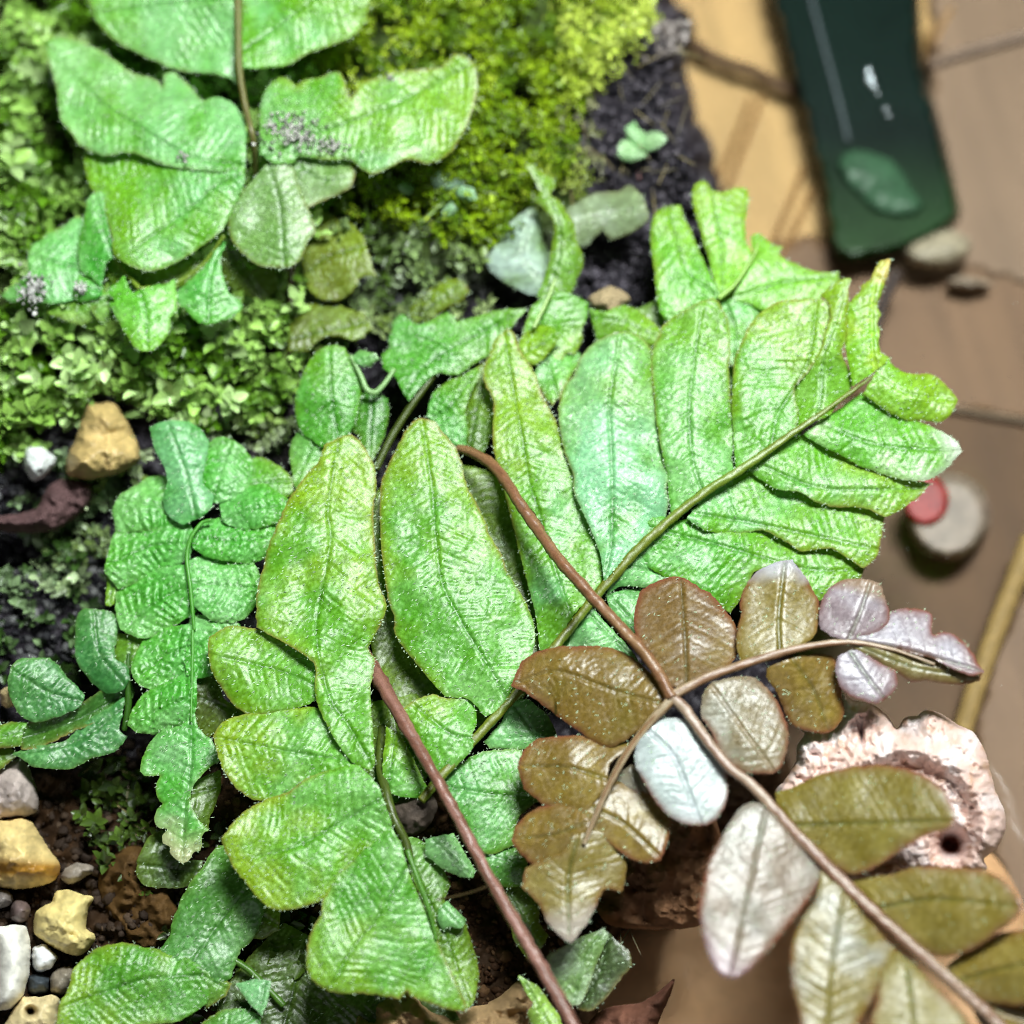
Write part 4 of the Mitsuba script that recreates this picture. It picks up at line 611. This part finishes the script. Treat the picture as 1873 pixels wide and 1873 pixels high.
leaf(K, P('@E5 750,1210 @P 704,870 722,832 740,798 756,774 772,767 794,774 806,790 824,811 838,834 852,891 868,920 886,958 893,980 914,1015 925,1047 944,1076 960,1105 972,1137 976,1175 965,1207 944,1240 930,1265 922,1287 888,1308 859,1276 816,1272 790,1243 760,1207 738,1180 724,1153 724,1127 711,1090 706,1047 700,993 698,956 698,920'), '925,1275 900,1230 870,1180 840,1130 810,1070 800,1010 795,950 790,890 775,790', .6, 1.4, base=[0.076, 0.299, 0.012], hi=[0.160, 0.414, 0.081], grow=3, y=.7, m=.5, rim=.7, roll=.02)
leaf(K, P('640,770 760,760 830,850 842,970 700,1020 600,1018 500,1015 410,1090 470,960 560,850', 'E3'), P('560,880 760,920', 'E3'), -.4, -1, base=[0.084, 0.317, 0.062], hi=[0.168, 0.440, 0.136], m=.85, y=0, rim=.2)
leaf(K, P('415,1085 500,1060 650,1045 640,1200 680,1340 560,1380 470,1250', 'E3'), P('440,1090 620,1300', 'E3'), -1, -1.6, base=[0.084, 0.317, 0.062], hi=[0.168, 0.440, 0.136], m=.85, y=0, rim=.2)
leaf(K, P('90,1430 200,1290 300,1175 350,1220 450,1330 560,1450 640,1560 720,1640 500,1560 300,1480 100,1470', 'E3'), P('280,1200 560,1480', 'E3'), -1.2, -1.6, base=[0.084, 0.317, 0.068], hi=[0.168, 0.440, 0.136], m=.85, y=0, rim=.1)
leaf(K, P('1110,1300 1220,1280 1350,1390 1400,1480 1400,1550 1250,1600 1100,1600 960,1600 930,1560 1040,1430', 'F1'), P('1130,1320 1300,1560', 'F1'), -1.2, -1.8, base=[0.084, 0.326, 0.062], hi=[0.168, 0.440, 0.136], m=.8, y=.1, rim=.2)
leaf(K, P('370,1340 450,1280 560,1245 660,1270 740,1262 812,1250 850,1330 862,1420 830,1520 845,1560 800,1650 700,1740 600,1830 560,1730 500,1600 440,1480 390,1400', 'F1'), P('840,1540 680,1500 450,1320', 'F1'), .2, 1.2, base=[0.084, 0.317, 0.006], hi=[0.134, 0.387, 0.062], m=.35, y=.6, rim=.5)
leaf(K, P('1305,595 1400,500 1480,440 1580,412 1740,408 1770,480 1820,560 1860,660 1780,705 1720,765 1700,830 1715,900 1570,960 1470,910 1400,780 1340,680', 'D2'), P('1320,600 1560,640 1800,660', 'D2'), -1.2, -2, base=[0.059, 0.264, 0.019], hi=[0.118, 0.370, 0.099], m=.5, y=.2, rim=.3)
leaf(K, P('440,400 560,360 700,340 760,310 840,350 860,500 860,640 770,690 640,690 560,620 480,500', 'F5'), P('460,420 820,500', 'F5'), -2.4, -3, base=[0.059, 0.246, 0.012], hi=[0.118, 0.352, 0.087], m=.45, y=.2, rim=.2)
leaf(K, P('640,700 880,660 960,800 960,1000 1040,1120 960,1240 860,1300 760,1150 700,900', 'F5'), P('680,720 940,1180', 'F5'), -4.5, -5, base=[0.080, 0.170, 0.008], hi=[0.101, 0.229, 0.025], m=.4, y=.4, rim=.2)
tube(K, '770,1465 800,1428 850,1372 900,1318 955,1255 1010,1190 1050,1140 1090,1090 1130,1045 1170,1002 1215,960 1260,922 1305,890 1350,862 1400,828 1450,792 1500,758 1550,722 1585,697 1608,682', [-.3, -.5, -.4, .8, 1.6, 2.0, 1.7], [8, 9, 9, 9, 9, 8, 5, 1.2], [.11, .13, .008], col2=[.13, .20, .02], rough=.22, groove=.25)

H = frond('large soft green fern leaf with broad hairy lobes left of the centre')
kw = dict(base=[0.092, 0.326, 0.009], hi=[0.160, 0.422, 0.093], y=.8, m=.55, rim=.6, grow=3)
leaf(H, P('1300,620 1400,600 1500,660 1600,820 1650,900 1620,1040 1750,1170 1780,1250 1850,1500 1820,1700 1770,1770 1680,1590 1600,1420 1550,1200 1480,1030 1400,850 1370,760', 'F4'), P('1380,760 1600,1200 1790,1720', 'F4'), -2.2, -3.6, base=[0.080, 0.200, 0.008], hi=[0.101, 0.264, 0.031], m=.4, y=.5, rim=.2)
leaf(H, P('1590,1080 1640,1040 1700,1100 1765,1160 1740,1210 1660,1200 1610,1225 1580,1150', 'F4'), P('1600,1070 1730,1200', 'F4'), -1.4, -1.4, base=[0.134, 0.370, 0.099], hi=[0.235, 0.475, 0.174], m=.8, y=0, rim=.1)
leaf(H, P('0,300 100,270 230,250 330,430 410,560 390,610 280,600 130,525 0,420', 'F5'), P('60,300 380,590', 'F5'), -1.0, -1.2, base=[0.101, 0.299, 0.074], hi=[0.185, 0.422, 0.136], m=.7, y=0, rim=.1)
leaf(H, P('1020,290 1085,330 1145,440 1225,600 1200,660 1060,640 1000,560 1005,430', 'D2'), P('1020,640 1060,330', 'D2'), -.6, .2, base=[0.076, 0.299, 0.006], hi=[0.126, 0.370, 0.062], m=.4, y=.5, rim=.2)
leaf(H, P('10,790 60,750 130,725 250,738 350,778 420,810 580,860 610,1000 600,1090 530,1130 400,1165 240,1192 150,1140 80,1040 30,960 10,870', 'D5'), P('600,1050 400,960 60,880', 'D5'), .4, -.6, **{**kw, 'y': .5})
leaf(H, P('240,1190 350,1170 500,1158 590,1165 640,1200 710,1300 800,1420 750,1490 600,1545 500,1580 420,1625 340,1642 250,1640 160,1580 100,1500 60,1400 38,1310 80,1240 150,1210', 'D5'), P('800,1440 500,1400 80,1320', 'D5'), .8, -.2, **{**kw, 'y': 1.0})
leaf(H, P('1255,545 1300,620 1335,720 1372,840 1420,960 1480,1080 1533,1170 1560,1290 1620,1440 1680,1570 1765,1755 1740,1772 1640,1760 1520,1720 1400,1672 1370,1630 1310,1692 1200,1672 1050,1652 900,1652 800,1622 708,1540 688,1440 698,1310 738,1200 790,1120 800,1010 860,880 960,800 1040,720 1100,650 1180,590', 'F4'), P('1400,740 1280,950 1160,1150 1000,1350 850,1600', 'F4'), 1.0, .2, base=[0.076, 0.308, 0.015], hi=[0.160, 0.414, 0.087], grow=3, y=.6, m=.5, rim=.6, roll=.05)
leaf(H, P('430,330 560,290 700,190 850,140 1000,105 1095,170 1165,260 1205,380 1250,500 1250,562 1160,620 1100,680 1040,740 900,870 800,1000 700,1042 600,1072 500,1082 420,1060 340,990 270,900 210,830 170,760 108,620 160,530 250,430 350,370', 'F4'), P('1190,330 900,500 600,660 300,740', 'F4'), 2.0, .8, **{**kw, 'y': 1.0})
leaf(H, P('@E5 360,960 460,905 530,890 592,938 642,1020 688,1130 692,1250 674,1400 684,1600 @D5 902,480 932,560 948,600 920,700 882,770 852,830 887,900 872,1000 862,1100 872,1250 885,1430 870,1480 780,1440 700,1340 610,1170 580,1060 565,900 400,800 270,720 268,560 298,430 338,280 420,90 @E5 110,1340 230,1165 310,1080'), '683,1405 640,1330 605,1280 583,1200 580,1130 595,1050 605,980 600,930 620,800', 1.6, 1.0, base=[0.092, 0.317, 0.007], hi=[0.160, 0.422, 0.087], grow=3, y=.85, m=.5, rim=.7, roll=-.03, camber=.9)
tube(H, '700,1330 695,1400 706,1450 722,1500 742,1540 752,1580', [-4, -1.5, .6, 0, -.5], [8, 9, 8, 7], [.05, .075, .008])
tube(H, '745,1555 765,1610 785,1665 798,1720', [.9, .8, -.2], [5, 4, 3], [.07, .20, .02])
cb = lump(thing('bud', 'dark hairy crown of stalk bases at the heart of the large green leaf', 'bud'), '715,1480 745,1455 785,1450 800,1475 785,1510 755,1530 725,1520', -3.5, 2, [.06, .045, .035], 'm_soil', step=4, rough=.8)

Wf = frond('folded grey green leaf beside the stalk at the bottom', 'folded_leaf', 'leaf')
leaf(Wf, P('1510,1065 1590,1130 1660,1200 1735,1260 1745,1380 1680,1450 1600,1560 1500,1680 1400,1750 1300,1740 1370,1550 1430,1380 1490,1250 1540,1130', 'F5'), P('1560,1120 1500,1400 1330,1720', 'F5'), -4.4, -5, base=[0.045, 0.075, 0.020], hi=[0.160, 0.190, 0.100], m=.3, y=0, rim=.5, roll=-.5, hair=.3)
leaf(Wf, P('1035,1300 1140,1240 1300,1150 1400,1110 1512,1062 1555,1120 1490,1250 1430,1400 1385,1550 1310,1700 1250,1710 1190,1620 1110,1500 1060,1400', 'F5'), P('1500,1090 1340,1350 1260,1690', 'F5'), -3.0, -3.4, base=[0.168, 0.299, 0.087], hi=[0.480, 0.600, 0.440], m=.6, y=0, rim=.3, roll=.1)
leaf(Wf, P('795,1465 880,1520 960,1560 1040,1680 1120,1790 1190,1990 930,1990 880,1780 920,1700 850,1580', 'F5'), P('830,1490 1060,1900', 'F5'), -4, -4, base=[0.252, 0.440, 0.074], hi=[0.386, 0.546, 0.161], m=.5, y=.3, rim=.2)

# the bronze frond, nearest to the lens, and the loose stalk
st2 = thing('fern_stalk', 'long reddish brown fern stalk running to the bottom edge', 'stalk')
tube(st2, '655,1185 688,1235 722,1292 760,1358 800,1428 840,1500 880,1578 920,1650 960,1718 1000,1788 1040,1858 1075,1925', [-4, 1.2, 4, 5.5, 7, 8], [16, 12.5, 10, 10.5, 11, 10.5], [.15, .065, .042], name='stem', col2=[.28, .14, .11], rough=.26)
tube(st2, '800,1645 830,1640 862,1632 890,1622', [3.6, 6.4], [1.6, 1.6], [.06, .04, .015], name='tendril')
M = frond('bronze brown fern frond with three branches at the lower right')
kw = dict(base=BR, hi=[0.190, 0.135, 0.020], mat='m_bronze', y=0, m=.4, rim=.8, blist=.40, hair=.35, vein=.5, patch=45)
pale = dict(base=[0.160, 0.125, 0.060], hi=[0.230, 0.230, 0.180], mat='m_bronze', y=0, m=.6, rim=.9, blist=.5, hair=.35, vein=.5)
leaf(M, P('940,560 1040,490 1110,550 1170,660 1060,640', 'D3'), P('1060,520 1100,640', 'D3'), 5.2, 5, **pale)
leaf(M, P('880,600 940,590 1050,600 1150,660 1200,720 1238,800 1210,900 1180,980 1120,992 1040,970 980,930 920,880 830,870 780,800 820,700', 'D3'), P('840,720 1000,800 1170,960', 'D3'), 5.4, 5.8, grow=7, **kw)
leaf(M, P('700,960 750,870 820,850 920,860 985,930 992,1030 975,1145 880,1135 860,1180 820,1260 780,1330 710,1418 660,1380 600,1310 560,1220 470,1130 490,1050 600,1000', 'D3'), P('745,890 700,1100 705,1400', 'D3'), 5.2, 4.4, grow=7, base=[0.155, 0.118, 0.022], hi=[0.207, 0.170, 0.044], mat='m_bronze', y=0, m=.5, rim=.7, blist=0.49, hair=.35, tipc=[0.355, 0.311, 0.266])
leaf(M, P('415,885 440,820 500,760 560,730 680,712 750,745 800,790 760,880 700,960 620,1012 520,1005 450,940', 'D3'), P('790,800 620,860 430,880', 'D3'), 5.6, 3.8, grow=7, **kw)
leaf(M, P('890,600 900,480 960,420 1020,385 900,382 750,350 640,355 530,372 470,430 448,500 480,600 560,670 620,700 700,722 760,742 810,690', 'D3'), P('900,560 700,500 460,490', 'D3'), 6.2, 3.9, grow=7, **kw)
leaf(M, '937,1253 947,1228 960,1207 984,1194 1014,1186 1054,1183 1089,1183 1120,1188 1147,1198 1175,1220 1200,1245 1213,1270 1205,1292 1180,1322 1150,1347 1125,1362 1100,1364 1075,1347 1040,1322 1000,1292 965,1267', '1212,1288 1120,1262 1020,1228 945,1250', 8.0, 4.6, base=BR, hi=[0.141, 0.104, 0.015], mat='m_bronze', y=0, m=.4, rim=.8, blist=0.70, hair=.3, vein=.3, camber=1.3)
leaf(M, P('1130,280 1200,250 1280,240 1360,260 1430,310 1480,390 1530,480 1550,590 1540,680 1500,760 1440,800 1350,802 1250,760 1180,690 1120,590 1070,500 1058,440 1080,360', 'D3'), P('1130,300 1270,450 1400,780', 'D3'), 8.2, 8.2, base=[0.296, 0.355, 0.340], hi=[0.385, 0.429, 0.429], mat='m_bronze', y=0, m=.7, rim=.8, blist=0.39, hair=.4, vein=-.25, camber=.3)  # white sheen of this leaflet put into its pale colour
# right branch
leaf(M, P('20,1040 100,1005 250,955 400,945 480,960 525,1040 542,1140 547,1230 562,1340 540,1420 480,1482 400,1502 300,1482 200,1440 160,1380 120,1280 70,1180 15,1100', 'E4'), P('200,980 350,1200 450,1470', 'E4'), 8.6, 6.0, **kw)
leaf(M, P('530,960 620,915 700,920 800,990 880,1030 935,1060 948,1130 930,1190 870,1252 810,1287 720,1272 620,1232 560,1180 530,1120 515,1040', 'E4'), P('600,900 700,1050 860,1260', 'E4'), 9.2, 8.8, base=[0.200, 0.155, 0.170], hi=[0.270, 0.250, 0.290], mat='m_bronze', y=0, m=.7, rim=.8, blist=0.42, hair=.3, camber=.3)
leaf(M, P('620,850 840,865 1000,895 1130,940 1250,965 1350,1035 1450,1075 1570,1065 1545,1125 1420,1152 1280,1142 1150,1120 1050,1132 950,1062 870,1030 800,960 680,910', 'E4'), P('640,860 1100,1040 1550,1090', 'E4'), 9.0, 8.6, base=[0.155, 0.126, 0.037], hi=[0.207, 0.178, 0.074], mat='m_bronze', y=0, m=.5, rim=.7, blist=0.28, hair=.2, roll=-.2)
leaf(M, P('650,1055 740,1000 830,965 920,965 990,1000 1050,1040 1120,1080 1180,1150 1240,1220 1290,1300 1312,1400 1290,1500 1220,1575 1150,1640 1050,1700 950,1715 850,1690 760,1610 680,1480 625,1380 605,1280 618,1160', 'E3'), P('960,1710 950,1400 920,970', 'E3'), 8.6, 5.0, base=[0.126, 0.074, 0.018], hi=[0.141, 0.092, 0.015], mat='m_bronze', y=0, m=.4, rim=1.0, blist=0.35, hair=.25, roll=.05)
leaf(M, P('1340,1220 1330,1130 1370,1020 1430,940 1520,880 1620,850 1680,845 1705,890 1760,950 1800,1020 1835,1080 1862,1150 1855,1250 1835,1340 1775,1405 1680,1460 1560,1515 1440,1535 1330,1520 1308,1420 1318,1300', 'E3'), P('1600,1490 1590,1250 1630,860', 'E3'), 9.0, 8.6, base=[0.155, 0.115, 0.015], hi=[0.192, 0.155, 0.037], mat='m_bronze', y=0, m=.4, rim=.8, blist=0.35, hair=.3, tipc=[0.370, 0.385, 0.429])
leaf(M, P('398,700 400,600 430,520 480,450 560,408 660,398 760,408 832,440 857,540 892,620 885,700 810,770 690,800 600,845 480,795 408,750', 'E4'), P('600,830 680,650 760,420', 'E4'), 9.6, 9.8, base=[0.200, 0.155, 0.170], hi=[0.270, 0.250, 0.290], mat='m_bronze', y=0, m=.6, rim=.8, blist=0.49, hair=.3, tipc=[0.222, 0.148, 0.089])
leaf(M, P('860,730 920,635 1000,612 1100,618 1185,640 1205,680 1197,780 1222,805 1255,788 1330,788 1405,830 1465,890 1512,960 1545,1030 1580,1062 1500,1085 1400,1055 1300,1005 1200,955 1100,935 980,895 840,865 610,845 680,785 790,755', 'E4'), P('620,845 1000,900 1560,1060', 'E4'), 9.4, 9.8, base=[0.200, 0.155, 0.170], hi=[0.270, 0.250, 0.290], mat='m_bronze', y=0, m=.7, rim=.9, blist=0.56, hair=.3)
# main stem, right side then left side
leaf(M, P('1560,1700 1700,1750 1873,1765 1990,1780 1990,2000 1700,2000', 'D4'), P('1600,1760 1950,1860', 'D4'), 11, 11.5, **kw)
leaf(M, P('1470,1560 1560,1490 1650,1430 1750,1388 1873,1375 2000,1400 2000,1760 1850,1772 1750,1762 1650,1742 1560,1690 1470,1630', 'D4'), P('1530,1640 1700,1590 1980,1530', 'D4'), 11.2, 16, base=[0.163, 0.118, 0.015], hi=[0.207, 0.163, 0.037], mat='m_bronze', y=0, m=.45, rim=.8, blist=0.35, hair=.25, roll=.05)
leaf(M, P('920,1110 1030,1098 1150,1083 1270,1043 1400,1033 1550,1042 1670,1058 1762,1108 1832,1190 1865,1245 1830,1305 1740,1375 1650,1435 1560,1485 1470,1508 1380,1498 1290,1440 1200,1350 1110,1270 1000,1180', 'D4'), P('1100,1250 1400,1205 1850,1245', 'D4'), 10.5, 16.5, base=[0.155, 0.118, 0.015], hi=[0.185, 0.148, 0.030], mat='m_bronze', y=0, m=.4, rim=.9, blist=0.35, hair=.25)
leaf(M, P('545,640 650,605 750,555 860,520 980,497 1100,492 1240,512 1340,548 1420,610 1472,680 1503,760 1482,812 1400,842 1290,892 1230,932 1100,1015 1000,1062 930,1060 850,1010 750,920 690,860 620,780 560,700', 'D4'), P('640,810 900,800 1490,785', 'D4'), 9.5, 15, base=[0.141, 0.111, 0.013], hi=[0.170, 0.141, 0.022], mat='m_bronze', y=0, m=.4, rim=.9, blist=0.35, hair=.25)
leaf(M, P('205,50 320,22 420,22 505,90 562,180 602,280 602,380 562,502 500,528 400,522 330,500 250,420 200,300 150,220 160,110', 'D4'), P('200,60 330,240 510,490', 'D4'), 9.2, 9.4, vein=-.35, **{k: v for k, v in pale.items() if k != 'vein'})
leaf(M, P('340,740 430,690 520,740 610,840 710,960 790,1055 760,1130 695,1230 625,1320 562,1400 462,1512 382,1592 310,1622 240,1592 180,1480 150,1350 138,1250 160,1120 200,980 270,860', 'D4'), P('480,790 400,1150 315,1600', 'D4'), 10.5, 13.5, base=[0.170, 0.125, 0.085], hi=[0.220, 0.215, 0.180], mat='m_bronze', y=0, m=.7, rim=1.0, blist=0.42, hair=.35, vein=.4, tipc=[.21, .135, .155])
leaf(M, P('785,1060 860,1110 945,1210 1015,1300 1110,1400 1200,1500 1160,1550 1115,1630 1065,1730 1005,1830 950,2000 700,2000 670,1800 638,1680 628,1500 650,1400 700,1300 765,1200', 'D4'), P('900,1250 850,1550 820,1950', 'D4'), 11.5, 12.5, base=[.165, .13, .022], hi=[.25, .245, .20], mat='m_bronze', y=0, m=.55, rim=.8, blist=0.42, hair=.3, vein=.4, patch=50)
leaf(M, P('1190,1490 1280,1560 1390,1670 1480,1750 1560,1840 1650,2000 1020,2000 1080,1780 1110,1660 1140,1560', 'D4'), P('1250,1580 1300,1950', 'D4'), 11.6, 14.0, base=[0.170, 0.141, 0.030], hi=[0.222, 0.192, 0.074], mat='m_bronze', y=0, m=.5, rim=.8, blist=0.35, hair=.3)
tube(M, '838,820 858,826 880,836 900,850 918,870 935,895 955,928 985,970 1005,1000 1030,1032 1080,1088 1130,1142 1175,1190 1205,1232 1230,1278', [-2.5, .5, 2.8, 4.2, 6.2, 8, 8.8], [8, 10, 10.5, 11, 10.5, 10, 11], SB, name='petiole', rough=.26, col2=[.23, .13, .06])
tube(M, '1225,1270 1255,1300 1290,1350 1330,1400 1372,1434 1415,1480 1460,1530 1510,1582 1560,1632 1620,1688 1680,1742 1740,1795 1800,1850 1860,1910', [8.6, 9.4, 10.4, 11.2, 12.0], [10, 9, 10, 11, 10, 11], [.17, .080, .048], rough=.2, col2=[.30, .22, .15], groove=.3)
tube(M, '1225,1275 1260,1256 1295,1238 1345,1220 1400,1202 1460,1186 1520,1176 1570,1176 1640,1190 1710,1215', [8.7, 9.0, 9.2, 9.0], [9, 8, 7, 5, 2], [.17, .085, .04], rough=.2, col2=[.34, .25, .16], groove=.3)
tube(M, '1230,1278 1195,1315 1170,1345 1140,1388 1112,1440 1090,1490 1068,1545', [8.7, 7.6, 6.5, 5.6], [9, 7, 6, 4], [.17, .09, .035], rough=.2, col2=[.34, .27, .17], groove=.3)
finish_hairs()
